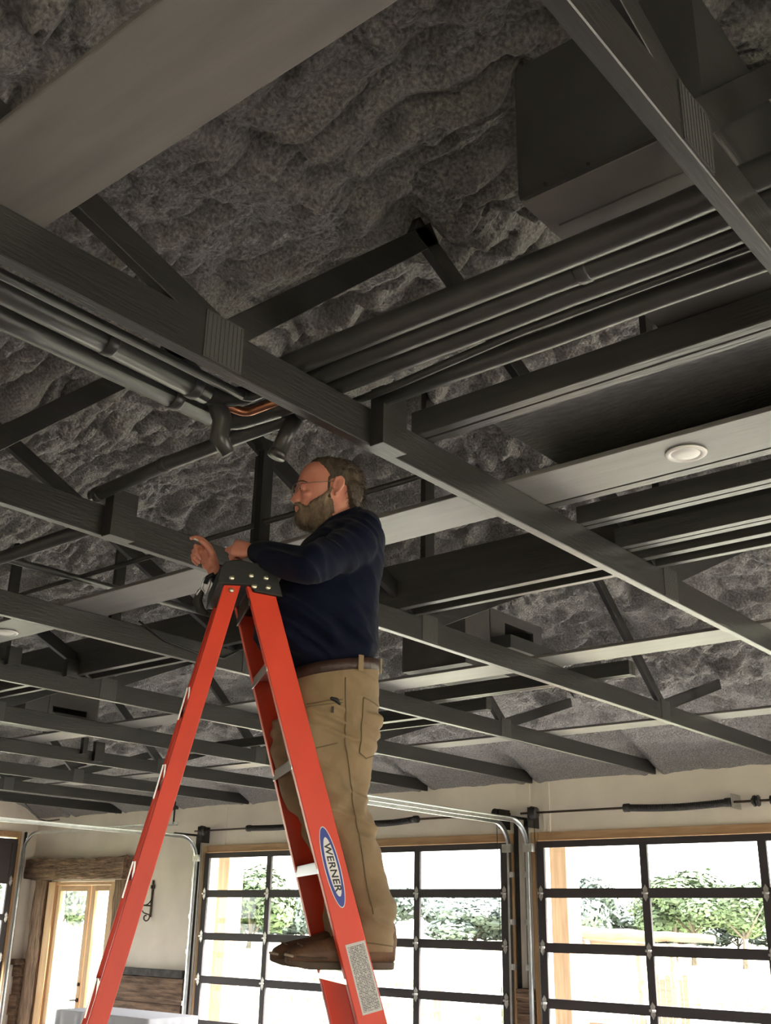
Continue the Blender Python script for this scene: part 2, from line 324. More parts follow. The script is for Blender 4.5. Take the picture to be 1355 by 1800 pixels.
# sprayed foam under the roof deck: lumps, rolls between the trusses and a sag over every top chord
def vnoise(x, y, seed):
    xi = np.floor(x).astype(np.int64); yi = np.floor(y).astype(np.int64); xf = x-xi; yf = y-yi
    u = xf*xf*xf*(xf*(xf*6-15)+10); v = yf*yf*yf*(yf*(yf*6-15)+10)
    def h(a, b):
        k = (a*374761393+b*668265263+seed*2147483647) & 0x7fffffff
        k = ((k ^ (k >> 13))*1274126177) & 0x7fffffff
        return ((k ^ (k >> 16)) & 0xffff)/65535.0
    return (h(xi,yi)*(1-u)+h(xi+1,yi)*u)*(1-v)+(h(xi,yi+1)*(1-u)+h(xi+1,yi+1)*u)*v
def foam():
    xs = np.concatenate([np.arange(XL-0.1, -9, 0.06), np.arange(-9, -5, 0.028), np.arange(-5, 0.3, 0.0145), np.arange(0.3, XR+0.15, 0.12)])
    ys = np.concatenate([np.arange(YB-0.1, 0.6, 0.08), np.arange(0.6, 5.5, 0.0145), np.arange(5.5, 8, 0.022), np.arange(8, YW+0.06, 0.036)])
    X, Y = np.meshgrid(xs, ys); base = 3.2+0.25*np.minimum(10.82-Y, Y+1.12)
    dx = np.min(np.stack([np.abs(X-(t+0.02)) for t in XT+[XT[0]+1.5*k for k in range(1, 6)]+[-15.7]]), axis=0)
    amp = np.clip((YW-Y)/1.2, 0.12, 1)*np.clip((Y-YB)/1.2, 0.12, 1)
    base = np.minimum(base, 3.125+np.clip(10.86-Y, 0, 9)*0.42)
    z = base + amp*0.07*np.clip(dx/0.5, 0, 1)**0.7 - 0.02*np.exp(-((dx-0.10)/0.07)**2) + 0.075*np.exp(-(dx/0.06)**2)
    z0 = z.copy()
    wx = X+0.30*vnoise(X*1.3, Y*1.3, 3)+0.06*vnoise(X*5, Y*5, 33); wy = Y+0.30*vnoise(X*1.3+9, Y*1.3, 4)+0.06*vnoise(X*5+3, Y*5, 34)
    z += 0.085*(vnoise(wx*0.9, wy*2.6, 1)-0.5)
    rough = 0.35+0.9*vnoise(wx*0.8+5, wy*0.8, 51)
    bil = lambda n: 0.5-np.abs(n-0.5)*2
    z += 0.125*bil(vnoise(wx*1.9, wy*4.4, 2))*rough
    z += 0.095*bil(vnoise(wx*4.6, wy*8.5, 5))*rough
    z += 0.058*bil(vnoise(wx*10, wy*15, 8))*(0.4+0.8*vnoise(wx*2+7, wy*2, 52))
    z += 0.022*(vnoise(X*21+wx*3, Y*24, 6)-0.5)+0.013*(vnoise(X*33+wx, Y*33, 7)-0.5)
    z += 0.05*np.clip(vnoise(X*2.3, Y*2.3, 11)-0.74, 0, 1)*4*vnoise(X*7, Y*7, 12)
    z = z0+(z-z0)*amp
    ny, nx = X.shape; vs = np.stack([X, Y, z], -1).reshape(-1, 3)
    i = np.arange(nx-1)[None,:]+np.arange(ny-1)[:,None]*nx; i = i.reshape(-1)
    fs = np.stack([i, i+nx, i+nx+1, i+1], -1)          # facing down
    me = bpy.data.meshes.new('ceiling'); me.vertices.add(len(vs)); me.vertices.foreach_set('co', (vs+np.array([0,0,ZO])).ravel())
    me.loops.add(fs.size); me.loops.foreach_set('vertex_index', fs.ravel()); me.polygons.add(len(fs))
    me.polygons.foreach_set('loop_start', np.arange(len(fs))*4); me.polygons.foreach_set('use_smooth', np.ones(len(fs), bool))
    me.update(calc_edges=True); me.materials.append(M['spray_foam'])
    o = bpy.data.objects.new('ceiling', me); COL.objects.link(o); o['_o'] = [0, 0, 0]
    struct(o, 'black sprayed foam insulation, lumpy, under the pitched roof')
foam()
rf = MB()
for s_ in (0, 1):
    ya, yb = (YB-0.6, RIDGE) if s_ == 0 else (RIDGE, YW+0.6)
    za, zb = roofz(ya)+0.3, roofz(yb)+0.3
    rf.add([(XL-0.5,ya,za),(XR+0.5,ya,za),(XR+0.5,yb,zb),(XL-0.5,yb,zb),(XL-0.5,ya,za+0.1),(XR+0.5,ya,za+0.1),(XR+0.5,yb,zb+0.1),(XL-0.5,yb,zb+0.1)],
           [(0,3,2,1),(4,5,6,7),(0,1,5,4),(1,2,6,5),(2,3,7,6),(3,0,4,7)])
struct(rf.build('roof', 'shingle'), 'roof deck above the foam')
# ------------------------------------------------------------------ roof trusses
TRUSS_LABELS = [
 'nearest black timber truss crossing the top right corner of the photo',
 'black timber truss running from left edge just above the man\'s head to lower right',
 'black timber truss passing behind the man\'s raised hand and shoulders',
 'fourth black truss from the camera, passing behind the ladder\'s top third',
 'fifth black truss from the camera, with a corrugated plate left of the ladder',
 'sixth black truss from the camera, below the slotted far duct box',
 'seventh black truss from the camera, with small blocks on its chord',
 'eighth black truss from the camera, seen low at the left',
 'ninth black truss from the camera, second before the far wall',
 'last black truss, closest to the far end wall']
def make_truss(x):
    t = thing('roof_truss', TRUSS_LABELS[0], 'truss', (x+CHT/2, RIDGE, ZCH), 'trusses under the foam ceiling')
    MB().box((x, YB+0.005, ZCH), (x+CHT, YW-0.005, ZT)).build('bottom_chord', 'black_paint', t, bevel=0.003, seg=1)
    xc = x+CHT/2
    for ya, yb in ((YB+0.02, RIDGE), (RIDGE, YW-0.02)):
        za, zb = roofz(ya)+0.24, roofz(yb)+0.24
        MB().bar((xc, ya, za), (xc, yb, zb), CHT, 0.10, up=(0, 0, 1)).build('top_chord', 'black_paint', t)
    for y0, y1 in ((1.84, 2.84), (1.84, 0.72), (4.86, 2.84), (4.86, 6.88), (7.96, 6.88), (7.96, 9.06)):
        a_ = Vector((xc, y0+0.03*(1 if y1 > y0 else -1), ZT-0.005)); b_ = Vector((xc, y1, roofz(y1)-0.04)); b_ = b_+(b_-a_).normalized()*0.07
        MB().bar(a_, b_, 0.038, 0.088).build('web', 'black_paint', t, bevel=0.002, seg=1)
    MB().bar((xc, 4.86, ZT), (xc, 4.86, roofz(4.86)+0.17), 0.038, 0.088, up=(0, 1, 0)).build('king_post', 'black_paint', t)
    pl = MB()
    pl.box((-0.0015, -0.075, 0.008), (0.0025, 0.075, 0.165))
    for k in range(9): pl.box((0.002, -0.068+k*0.0165, 0.012), (0.0042, -0.060+k*0.0165, 0.16))
    me = pl.mesh('nail_plate'); me.materials.append(M['steel_plate'])
    for y in (1.84, 4.86, 7.96):
        share('nail_plate', me, t, (x+CHT+0.001, y, ZCH))
        share('nail_plate', me, t, (x-0.001, y, ZCH), (0, 0, math.pi))
    return t
def copy_tree(o, parent=None):
    c = o.copy(); COL.objects.link(c); c.parent = parent
    for ch in list(o.children): copy_tree(ch, c)
    return c
truss0 = make_truss(XT[0]); trusses = [truss0]
for k in range(1, 10):
    c = copy_tree(truss0); c.location.x = XT[k]+CHT/2; c['_o'] = [XT[k]+CHT/2, RIDGE, ZCH]; c['label'] = TRUSS_LABELS[k]; trusses.append(c)
def scab(t, x, y, w, z0, z1, d=0.05):
    MB().box((x+CHT, y-w/2, z0), (x+CHT+d, y+w/2, z1)).build('scab_block', 'black_paint', t, bevel=0.002, seg=1)
scab(trusses[1], XT[1], 2.585, 0.13, ZCH-0.008, 3.335, 0.06)
scab(trusses[2], XT[2], 2.60, 0.13, ZCH-0.008, 3.33, 0.06)
for y in (4.02, 4.5): scab(trusses[4], XT[4], y, 0.1, ZT-0.03, ZT+0.1, 0.045)
scab(trusses[6], XT[6], 7.05, 0.12, ZCH+0.03, ZT+0.1, 0.05)
scab(trusses[6], XT[6], 6.86, 0.06, ZT-0.05, ZT+0.12, 0.05)

# ------------------------------------------------------------------ boards lying across the chords
XE = 2.6
for (ya, yb, xa, lab) in ((0.925, 1.213, -3.6, 'wide grey board spanning the upper left corner of the photo'),
                          (3.37, 3.67, -9.6, 'long grey board carrying the round downlights above the man'),
                          (6.04, 6.345, -13.2, 'long grey board below the near duct box, third from the camera'),
                          (8.59, 8.86, -14.3, 'long grey board nearest the garage door wall')):
    o = MB().box((xa, ya, ZT+0.001), (XE, yb, ZT+0.021)).build('ceiling_board', 'board_paint', bevel=0.003, seg=1)
    tag(o, lab, 'board', 'grey boards across the trusses')
def joist(ya, yb, xa, xb, h, lab, plies=1, m='joist_paint'):
    t = thing('ceiling_joist', lab, 'joist', ((xa+xb)/2, (ya+yb)/2, ZT), 'black joists laid across the trusses')
    g = 0.006; wd = (yb-ya-g*(plies-1))/plies
    for k in range(plies):
        y0 = ya+k*(wd+g); MB().box((xa, y0, ZT+0.001), (xb, y0+wd, ZT+h)).build('ply', m, t, bevel=0.003, seg=1)
    return t
joist(2.79, 2.885, -2.21, XE, 0.10, 'black doubled joist beside the run of wrapped pipes', 2)
joist(3.678, 3.73, -2.20, XE, 0.085, 'black joist tight against the downlight board')
joist(3.955, 4.05, -2.19, XE, 0.085, 'black doubled joist just beyond the downlight board', 2)
joist(4.35, 4.445, -2.21, XE, 0.10, 'black doubled joist in the middle of the group right of centre', 2)
joist(4.555, 4.605, -9.4, XE, 0.27, 'deep black beam behind the man\'s shoulder')
joist(4.71, 4.75, -9.4, XE, 0.085, 'thin black joist beside the deep beam')
joist(6.83, 6.925, -5.45, -3.42, 0.105, 'short black doubled joist sticking out past the third truss', 2)
joist(7.36, 7.44, -6.85, -5.0, 0.10, 'short black joist beyond the fourth truss, right of the man\'s hip')
joist(7.69, 7.73, -9.3, -5.4, 0.09, 'black joist close to the roof slope behind the ladder')
o = MB().box((-2.04, 2.90, ZT+0.115), (XE, 3.66, ZT+0.13)).build('osb_panel', 'osb'); tag(o, 'black painted flake board panel between the doubled joist and downlight board', 'panel')

# ------------------------------------------------------------------ downlights
def downlight(x, y, lab):
    t = thing('recessed_downlight', lab, 'ceiling light', (x, y, ZT-0.006), 'round white downlights')
    n = 40; prof = [(0.0745, 0.0065), (0.0775, 0.003), (0.076, 0.0), (0.066, -0.004), (0.058, -0.001), (0.055, 0.004)]
    MB().loft([[(x+r*math.cos(2*math.pi*j/n), y+r*math.sin(2*math.pi*j/n), ZT-0.006+z) for j in range(n)] for r, z in prof]).build('trim_ring', 'lamp_white', t)
    MB().loft([[(x+r*math.cos(2*math.pi*j/n), y+r*math.sin(2*math.pi*j/n), ZT-0.006+z) for j in range(n)] for r, z in ((0.056, 0.004), (0.05, -0.001), (0.02, -0.0025), (0.004, -0.003))]).build('diffuser', 'lamp_white', t)
downlight(-1.475, 3.525, 'round white downlight in the board at the right edge')
downlight(-6.03, 3.525, 'round white downlight at the left edge of the photo')

# ------------------------------------------------------------------ ducts
def rounded_box(a, b, r, ax=1, n=5):
    """box with the long edges along axis ax rounded"""
    i, j = [k for k in range(3) if k != ax]
    pts = []
    for cx, cy, a0 in ((b[i]-r, b[j]-r, 0), (a[i]+r, b[j]-r, 1), (a[i]+r, a[j]+r, 2), (b[i]-r, a[j]+r, 3)):
        for k in range(n+1):
            t = (a0+k/n)*math.pi/2; pts.append((cx+r*math.cos(t), cy+r*math.sin(t)))
    rings = []
    for v in (a[ax], b[ax]):
        ring = []
        for p in pts:
            q = [0, 0, 0]; q[ax] = v; q[i], q[j] = p; ring.append(tuple(q))
        rings.append(ring)
    return MB().loft(rings, smooth=False)
t = thing('air_handler', 'large black box unit hanging above the pipes at the upper right', 'air handler', (-1.0, 2.6, 3.44))
rounded_box((-1.28, 2.08, 3.44), (-0.745, 3.1, 3.90), 0.03, 1).build('casing', 'duct_paint', t)
MB().box((-1.272, 2.072, 3.44), (-0.75, 2.08, 3.455)).build('bottom_flange', 'duct_paint', t)
MB().box((-1.272, 2.085, 3.434), (-0.75, 3.09, 3.4395)).build('lit_underside', 'duct_lit', t)  # lighter sheet stands in for light reflected onto the underside
MB().box((-1.24, 2.225, 3.430), (-0.76, 2.229, 3.434)).build('seam', 'duct_mid', t)
for x in (-1.19, -1.06): MB().ball((x, 2.07, 3.452), 0.006, 8, 6).build('screw', 'cap_plastic', t)
t = thing('duct_plenum', 'tall black plenum behind the nearest truss in the top right corner', 'duct', (0.0, 3.2, 3.45))
rounded_box((-0.66, 2.93, 3.45), (0.75, 3.6, 4.08), 0.03, 1).build('casing', 'duct_paint', t)
MB().box((-0.655, 2.935, 3.444), (0.745, 3.595, 3.4495)).build('lit_underside', 'duct_mid', t)  # lighter sheet again paints bounced light under the casing
def duct_box(x0, x1, y0, y1, z0, z1, oy0, oy1, oz0, oz1, lab):
    t = thing('duct_box', lab, 'duct', ((x0+x1)/2, (y0+y1)/2, z0))
    mb = MB(); f = 0.03                      # face with an opening at x1
    mb.box((x1-f, y0, z0), (x1, oy0, z1)); mb.box((x1-f, oy1, z0), (x1, y1, z1)); mb.box((x1-f, oy0, z0), (x1, oy1, oz0)); mb.box((x1-f, oy0, oz1), (x1, oy1, z1))
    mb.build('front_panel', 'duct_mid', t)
    mb = MB(); mb.box((x0, y0, z0), (x0+f, y1, z1)); mb.box((x0+f, y0, z0), (x1-f, y0+f, z1)); mb.box((x0+f, y1-f, z0), (x1-f, y1, z1)); mb.box((x0+f, y0+f, z1-f), (x1-f, y1-f, z1)); mb.box((x0+f, y0+f, z0), (x1-f, y1-f, z0+f))
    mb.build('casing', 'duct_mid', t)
    MB().box((x1, y0+0.3*(y1-y0), z0), (x1+0.004, y0+0.3*(y1-y0)+0.008, z1)).build('seam', 'duct_paint', t)
    return t
t = duct_box(-5.1, -4.5, 6.36, 7.45, 3.40, 3.90, 6.9, 7.32, 3.62, 3.82, 'dark duct box with an open end between the third and fourth truss')
MB().box((-4.5, 6.7, 3.56), (-4.32, 7.36, 3.66)).build('ledge', 'duct_paint', t)
duct_box(-9.3, -8.8, 5.45, 6.25, 3.28, 3.60, 5.74, 6.12, 3.385, 3.44, 'dark duct box with a narrow slot far back at the left')

# ------------------------------------------------------------------ pipes
def pipe(name, pts, r, lab, m='pipe_wrap', n=14, joints=()):
    t = thing(name, lab, 'pipe', pts[len(pts)//2], 'wrapped pipes under the ceiling')
    MB().tube(pts, r, n).build('run', m, t)
    for (p, d) in joints:
        p = V(p); d = V(d).normalized()*0.02
        MB().tube([p-d, p-d*0.7, p+d*0.7, p+d], [r*1.02, r*1.1, r*1.1, r*1.02], n).build('wrap_joint', m, t)
    return t
def wob(y, z, xa, xb, amp=0.006):
    n = 14; return [(xa+(xb-xa)*i/n, y+random.uniform(-amp, amp), z+random.uniform(-amp, 0)) for i in range(n+1)]
zp = ZT+0.04
for (y, r, lab) in ((2.185, 0.040, 'first wrapped pipe of the row, directly under the large box unit'),
                    (2.28, 0.037, 'second wrapped pipe of the row, with a taped joint'),
                    (2.372, 0.036, 'third wrapped pipe of the row at the upper right'),
                    (2.53, 0.033, 'last wrapped pipe of the row, next to the doubled joist')):
    pipe('wrapped_pipe', wob(y, ZT+r+0.002, XE, -2.36 if y < 2.5 else -2.13), r, lab, joints=[((-1.20, y, ZT+r), (1, 0, 0))] if abs(y-2.28) < .01 else [])
pts = [(XE, 2.44, ZT+0.02), (-0.8, 2.43, ZT+0.02), (-1.5, 2.43, ZT+0.02), (-2.0, 2.47, ZT+0.02), (-2.25, 2.48, ZT+0.02)]
pipe('conduit', pts, 0.014, 'thin black conduit between the wrapped pipes at the upper right')
# pipes running with the trusses, left of the second truss
el = [(-2.72, 0.1, 3.305), (-2.72, 0.6, 3.305), (-2.72, 1.2, 3.30), (-2.72, 2.27, 3.30)]+arc((-2.63, 2.27, 3.30), 0.09, math.pi, math.pi/2, 6, (1,0,0), (0,1,0))+[(-2.5, 2.372, 3.30), (-2.37, 2.372, 3.30)]
t = pipe('wrapped_pipe', el, 0.04, 'lower wrapped pipe with an elbow, left of the truss above the man', joints=[((-2.72, 2.1, 3.30), (0, 1, 0))])
t = pipe('wrapped_pipe', [(-2.585, 0.1, 3.31), (-2.585, 1.0, 3.305), (-2.60, 2.14, 3.30)], 0.042, 'upper wrapped pipe ending in a torn sleeve beside the copper elbow', joints=[((-2.592, 1.72, 3.303), (0, 1, 0)), ((-2.6, 2.08, 3.30), (0, 1, 0))])
MB().tube([(-2.6, 2.13, 3.30), (-2.59, 2.2, 3.30), (-2.53, 2.25, 3.31), (-2.48, 2.27, 3.32)], [0.04, 0.036, 0.034, 0.022], 12).build('torn_sleeve', 'cap_plastic', t)
MB().tube([(-2.6, 2.2, 3.285), (-2.585, 2.27, 3.28)]+arc((-2.545, 2.27, 3.28), 0.04, math.pi, math.pi/2, 5, (1,0,0), (0,1,0))+[(-2.30, 2.31, 3.28)], 0.016, 12).build('copper_elbow', 'copper', t)
MB().tube([(-2.60, 2.18, 3.30), (-2.62, 2.24, 3.24), (-2.625, 2.235, 3.17), (-2.61, 2.27, 3.115)], [0.034, 0.036, 0.034, 0.024], 12).build('drop_elbow', 'pipe_wrap', t)
pipe('conduit', [(-2.47, 0.1, 3.275), (-2.475, 0.9, 3.275), (-2.48, 2.2, 3.275)]+arc((-2.45, 2.2, 3.275), 0.03, math.pi, math.pi/2, 4, (1,0,0), (0,1,0))+[(-2.28, 2.23, 3.275)], 0.016, 'thin pipe hugging the underside of the truss above the man, left half')
pipe('wrapped_pipe', [(-3.72, 2.49, 3.295), (-3.2, 2.455, 3.295), (-2.75, 2.45, 3.295), (-2.40, 2.45, 3.295)], 0.03, 'slim wrapped pipe crossing from the third truss to the elbow cluster', joints=[((-3.2, 2.455, 3.295), (1, 0, 0)), ((-3.68, 2.487, 3.295), (1, 0, 0))])
t = pipe('pipe_stub', [(-2.46, 2.46, 3.31), (-2.475, 2.43, 3.24), (-2.50, 2.40, 3.13)], 0.03, 'short capped pipe stub hanging beside the man\'s head')
MB().tube([(-2.498, 2.402, 3.14), (-2.503, 2.397, 3.12)], 0.033, 14).build('end_cap', 'pipe_wrap', t)
t = thing('hanger_post', 'flat black vertical post standing behind the man\'s hands', 'post', (-3.62, 3.40, ZT))
MB().box((-3.64, 3.365, ZT+0.001), (-3.60, 3.435, 3.83)).build('board', 'post_black', t)
MB().prism([(-3.645, 3.35, 3.80), (-3.645, 3.45, 3.80), (-3.645, 3.47, 3.86), (-3.645, 3.33, 3.86)], (0.05, 0, 0)).build('bracket', 'post_black', t)
pipe('sprinkler_pipe', [(-12.5, 3.4, 3.42), (-5.3, 3.4, 3.42), (-2.4, 3.4, 3.42)], 0.014, 'slim black pipe passing behind the man\'s beard')
pipe('sprinkler_pipe', [(-5.1, 2.2, 3.40), (-5.1, 2.9, 3.40), (-5.1, 4.4, 3.42)], 0.02, 'slim black pipe left of the man\'s raised hand')
pipe('sprinkler_pipe', [(-6.6, 2.75, 3.31), (-5.8, 2.75, 3.31), (-5.0, 2.75, 3.31), (-4.1, 2.75, 3.31)], 0.034, 'wrapped pipe at the left edge beneath the third truss')
def cable(pts, r, lab):
    o = MB().tube(pts, r, 6).build('cable', 'cap_plastic'); tag(o, lab, 'cable')
cable([(XT[3]+0.06, 3.9, ZT+0.02), (XT[3]+0.06, 4.1, ZCH+0.08), (XT[3]+0.07, 4.35, ZCH+0.05), (XT[3]+0.06, 4.6, ZCH+0.06), (XT[3]+0.06, 4.78, ZT+0.03)], 0.006, 'thin black cable drooping along the fourth truss near the ladder')
cable([(-14.2, 9.0, 3.12), (-14.6, 9.4, 3.03), (-15.0, 9.8, 2.98), (-15.4, 10.2, 3.0), (-15.8, 10.7, 3.08)], 0.01, 'black cable sagging over the far wall corner')
# ------------------------------------------------------------------ garage doors
def hinge_mesh():
    mb = MB(); t = 0.005
    for s in (1, -1):
        mb.prism([(-0.022, 0, 0.012*s), (0.022, 0, 0.012*s), (0.026, 0, 0.04*s), (0.0, 0, 0.082*s), (-0.026, 0, 0.04*s)], (0, -t, 0))
    mb.tube([(-0.034, -0.012, 0), (0.034, -0.012, 0)], 0.012, 8)
    mb.box((-0.03, -0.03, -0.01), (0.006, -0.005, 0.01))
    me = mb.mesh('hinge'); me.materials.append(M['hinge_zinc']); return me
HINGE = hinge_mesh()
def garage_door(name, x0, x1, npan, ztop, rails, y, lab, axis='x', fixed=0.0, solid_top=False):
    """sectional glass door; axis x: lies in an XZ plane at Y = y; axis y: in a YZ plane at X = y, facing +X"""
    P = (lambda a, d, z: (a, y+d, z)) if axis == 'x' else (lambda a, d, z: (y-d, a, z))
    L0 = P((x0+x1)/2, 0, FLOOR)
    r = bpy.data.objects.new(name, None); COL.objects.link(r); r.location = (L0[0], L0[1], L0[2]+ZO); r['_o'] = list(L0); struct(r, lab)
    hs = 0.049; zs = [ztop]+list(rails)+[FLOOR]
    for i, z in enumerate(zs):
        a, b = (z-0.07, z) if i == 0 else ((z, z+0.09) if i == len(zs)-1 else (z-hs, z+hs))
        mb = MB()
        mb.box(P(x0+0.01, 0, a), P(x1-0.01, 0.04, b))
        mb.build('rail', 'bronze', r)
    pw = (x1-x0-0.08)/npan
    for i in range(npan+1):
        xc = x0+0.04+pw*i+(0.012 if i == 0 else -0.012 if i == npan else 0); w2 = 0.043 if 0 < i < npan else 0.05
        for k in range(len(zs)-1):
            MB().box(P(xc-w2, 0.003, zs[k+1]+(hs if k < len(zs)-2 else 0.09)), P(xc+w2, 0.037, zs[k]-(hs if k else 0.07))).build('stile', 'bronze', r)
        for z in rails: share('hinge', HINGE, r, P(xc, -0.001, z), None if axis == 'x' else (0, 0, math.pi/2))
    for i in range(npan):
        for k in range(len(zs)-1):
            a, b = x0+0.04+pw*i+0.042, x0+0.04+pw*(i+1)-0.042
            za, zb = zs[k+1]+(hs if k < len(zs)-2 else 0.09), zs[k]-(hs if k else 0.07)
            if solid_top and k == 0: MB().box(P(a, 0.012, za), P(b, 0.028, zb)).build('panel', 'bronze', r)
            else: MB().box(P(a, 0.018, za), P(b, 0.022, zb)).build('pane', 'window_glass', r)
    return r
RA = (1.925, 1.367, 0.813, 0.262)
garage_door('door_2', -12.26, -7.08, 4, 2.475, RA, 10.80, 'glass sectional garage door behind the ladder and the man')
garage_door('door_3', -6.70, -1.53, 4, 2.475, RA, 10.80, 'glass sectional garage door at the right edge')
garage_door('door_4', -0.92, 4.22, 4, 2.475, RA, 10.80, 'glass sectional garage door beyond the right edge')
garage_door('door_1', 5.33, 10.48, 4, 2.78, (2.12, 1.56, 0.95, 0.36), -16.56, 'glass sectional garage door in the far end wall, dark top panel', axis='y', solid_top=True)

def track(name, path, lab, out, legs=None):
    """galvanised C channel along a path; out = side the channel opens to"""
    t = thing(name, lab, 'door track', path[0], 'galvanised garage door tracks')
    P_ = [V(p) for p in path]; o = V(out)
    rings = []
    for i, p in enumerate(P_):
        tg = (P_[min(i+1, len(P_)-1)]-P_[max(i-1, 0)]).normalized(); nn = tg.cross(o).normalized()
        prof = [(0, -0.026), (0, 0.026), (0.026, 0.026), (0.026, 0.018), (0.006, 0.020), (0.006, -0.020), (0.026, -0.018), (0.026, -0.026)]
        rings.append([p+o*a+nn*b for a, b in prof])
    MB().loft(rings, smooth=False).build('channel', 'galvanised', t)
    return t
def door_tracks(xl, xr, lab_l, lab_r, y=10.79, zt=2.69, R=0.30, backs=(7.0, 7.7)):
    for x, s, lab, back in ((xl, 1, lab_l, backs[0]), (xr, -1, lab_r, backs[1])):
        path = [(x, y-0.06, FLOOR+0.02), (x, y-0.06, zt-R)]+arc((x, y-0.06-R, zt-R), R, 0, math.pi/2, 10, (0, 1, 0), (0, 0, 1))[1:]+[(x, y-1.4, zt), (x, back, zt+0.01)]
        t = track('door_track', path, lab, (s, 0, 0))
        # mounting angle on the jamb with brackets, flag bracket and rear hanger
        MB().box((x-0.045*s, y-0.03, FLOOR), (x-0.04*s, y+0.06, zt+0.02)).build('wall_angle', 'dark_steel', t)
        for z in (0.5, 1.16, 1.62, 2.12): MB().box((x-0.045*s, y-0.07, z-0.03), (x+0.004*s, y-0.045, z+0.03)).build('jamb_bracket', 'hinge_zinc', t)
        MB().box((x-0.05*s, y-0.45, zt+0.02), (x-0.045*s, y+0.05, zt+0.05)).build('flag_bracket', 'dark_steel', t)
        MB().box((x-0.03*s, y-0.09, 2.36), (x+0.09*s, y-0.03, 2.45)).build('top_roller_bracket', 'hinge_zinc', t)
        MB().bar((x, back+0.1, zt), (x, back+0.1, roofz(back)-0.02), 0.03, 0.004).build('rear_hanger', 'dark_steel', t)
door_tracks(-12.38, -7.0, 'left track of the middle garage door, sweeping across behind the ladder', 'right track of the middle garage door, curving down beside the wood jamb')
door_tracks(-6.78, -1.45, 'left track of the right garage door, long bright rail right of the man', 'right track of the right garage door, outside the photo', backs=(7.5, 7.5))
# track of the far wall door runs along X
path = [(-16.46, 10.54, FLOOR+0.02), (-16.46, 10.54, 2.55)]+arc((-16.14, 10.54, 2.55), 0.32, math.pi, math.pi/2, 10, (1, 0, 0), (0, 0, 1))[1:]+[(-15.2, 10.54, 2.87), (-12.6, 10.54, 2.88)]
t = track('door_track', path, 'track of the far end wall door, thin rail above the timber lintel', (0, -1, 0))
MB().box((-16.58, 10.585, FLOOR), (-16.5, 10.59, 2.9)).build('wall_angle', 'dark_steel', t)
MB().bar((-12.7, 10.54, 2.88), (-12.7, 10.54, 3.2), 0.03, 0.004).build('rear_hanger', 'dark_steel', t)

def torsion(xa, xb, springs, lab, cl=None):
    y, z = 10.68, 2.775
    t = thing('torsion_bar', lab, 'spring bar', ((xa+xb)/2, y, z), 'garage door spring bars')
    MB().tube([(xa-0.18, y, z), (xb+0.18, y, z)], 0.012, 10).build('shaft', 'rust_iron', t)
    for s0, s1, sag in springs:
        n = 26; r0 = 0.034
        pts = [(s0+(s1-s0)*i/n, y, z-sag*math.sin(math.pi*i/n)) for i in range(n+1)]
        sp = MB().tube(pts, r0, 14).build('spring', 'spring', t)
        co = MB(); turns = int((s1-s0)/0.022); st = turns*10
        hp = []
        for i in range(st+1):
            u = i/st; a = 2*math.pi*turns*u
            hp.append((s0+(s1-s0)*u, y+r0*math.cos(a), z-sag*math.sin(math.pi*u)+r0*math.sin(a)))
        co.tube(hp, 0.006, 5).build('coil', 'spring', sp)
        for e in (s0, s1): MB().tube([(e-0.03, y, z), (e+0.03, y, z)], 0.044, 14).build('winding_cone', 'dark_steel', t)
    for x, s in ((xa, 1), (xb, -1)):
        MB().tube([(x-0.035, y, z), (x-0.03, y, z), (x+0.03, y, z), (x+0.035, y, z)], [0.072, 0.075, 0.062, 0.06], 18).build('cable_drum', 'dark_steel', t)
        MB().box((x-0.06*s, y-0.05, z-0.16), (x-0.05*s, YW-0.003, z+0.06)).build('bearing_plate', 'dark_steel', t)
        MB().tube([(x, y-0.01, z-0.07), (x, y+0.03, 0.3)], 0.004, 5).build('lift_cable', 'dark_steel', t)
    if cl:
        MB().box((cl-0.03, y-0.05, z-0.06), (cl-0.022, YW-0.003, z+0.08)).build('centre_bracket', 'hinge_zinc', t)
        MB().tube([(cl+0.16, y, z), (cl+0.24, y, z)], 0.03, 12).build('coupler', 'dark_steel', t)
        for a in (0, 1): MB().tube([(cl+0.18+a*0.035, y, z), (cl+0.20+a*0.035, y, z)], 0.055, 8, smooth=False).build('coupler_flange', 'dark_steel', t)
    return t
torsion(-12.20, -7.13, ((-11.25, -10.05, 0.01), (-9.45, -8.32, 0.03)), 'spring bar above the middle garage door', -9.75)
torsion(-6.63, -1.6, ((-5.48, -4.36, 0.02), (-3.9, -2.8, 0.02)), 'spring bar above the right garage door with a sagging dark spring', -4.28)

# wood jambs and headers around the doors, wall panels
k = 1
def trim(mb, m, lab, bevel=0.003):
    global k
    o = struct(mb.build('trim_%d' % k, m, bevel=bevel, seg=1), lab); k += 1; return o
for (a, b), nm in ((D2, 'middle'), (D3, 'right'), ((-0.9, 4.2), 'outer')):
    trim(MB().box((a-0.0, YW-0.035, 2.485), (b+0.0, YW-0.001, 2.575)), 'pine_x', 'raw pine header board above the %s garage door' % nm)
    trim(MB().box((b+0.005, YW-0.035, FLOOR), (b+0.09, YW-0.001, 2.575)), 'pine', 'raw pine jamb right of the %s garage door' % nm)
    trim(MB().box((a-0.09, YW-0.035, FLOOR), (a-0.005, YW-0.001, 2.575)), 'pine', 'raw pine jamb left of the %s garage door' % nm)
trim(MB().box((XL+0.001, 5.3, 2.81), (XL+0.035, 10.47, 2.90)), 'pine_x', 'raw pine header above the far end door')
trim(MB().box((XL+0.001, 10.465, FLOOR), (XL+0.035, 10.54, 2.90)), 'pine', 'raw pine jamb of the far end door')
trim(MB().box((-6.98, YW-0.012, 0.95), (-6.79, YW-0.0005, 3.12)), 'cream_wall', 'cream wall batten between the two garage doors', 0)
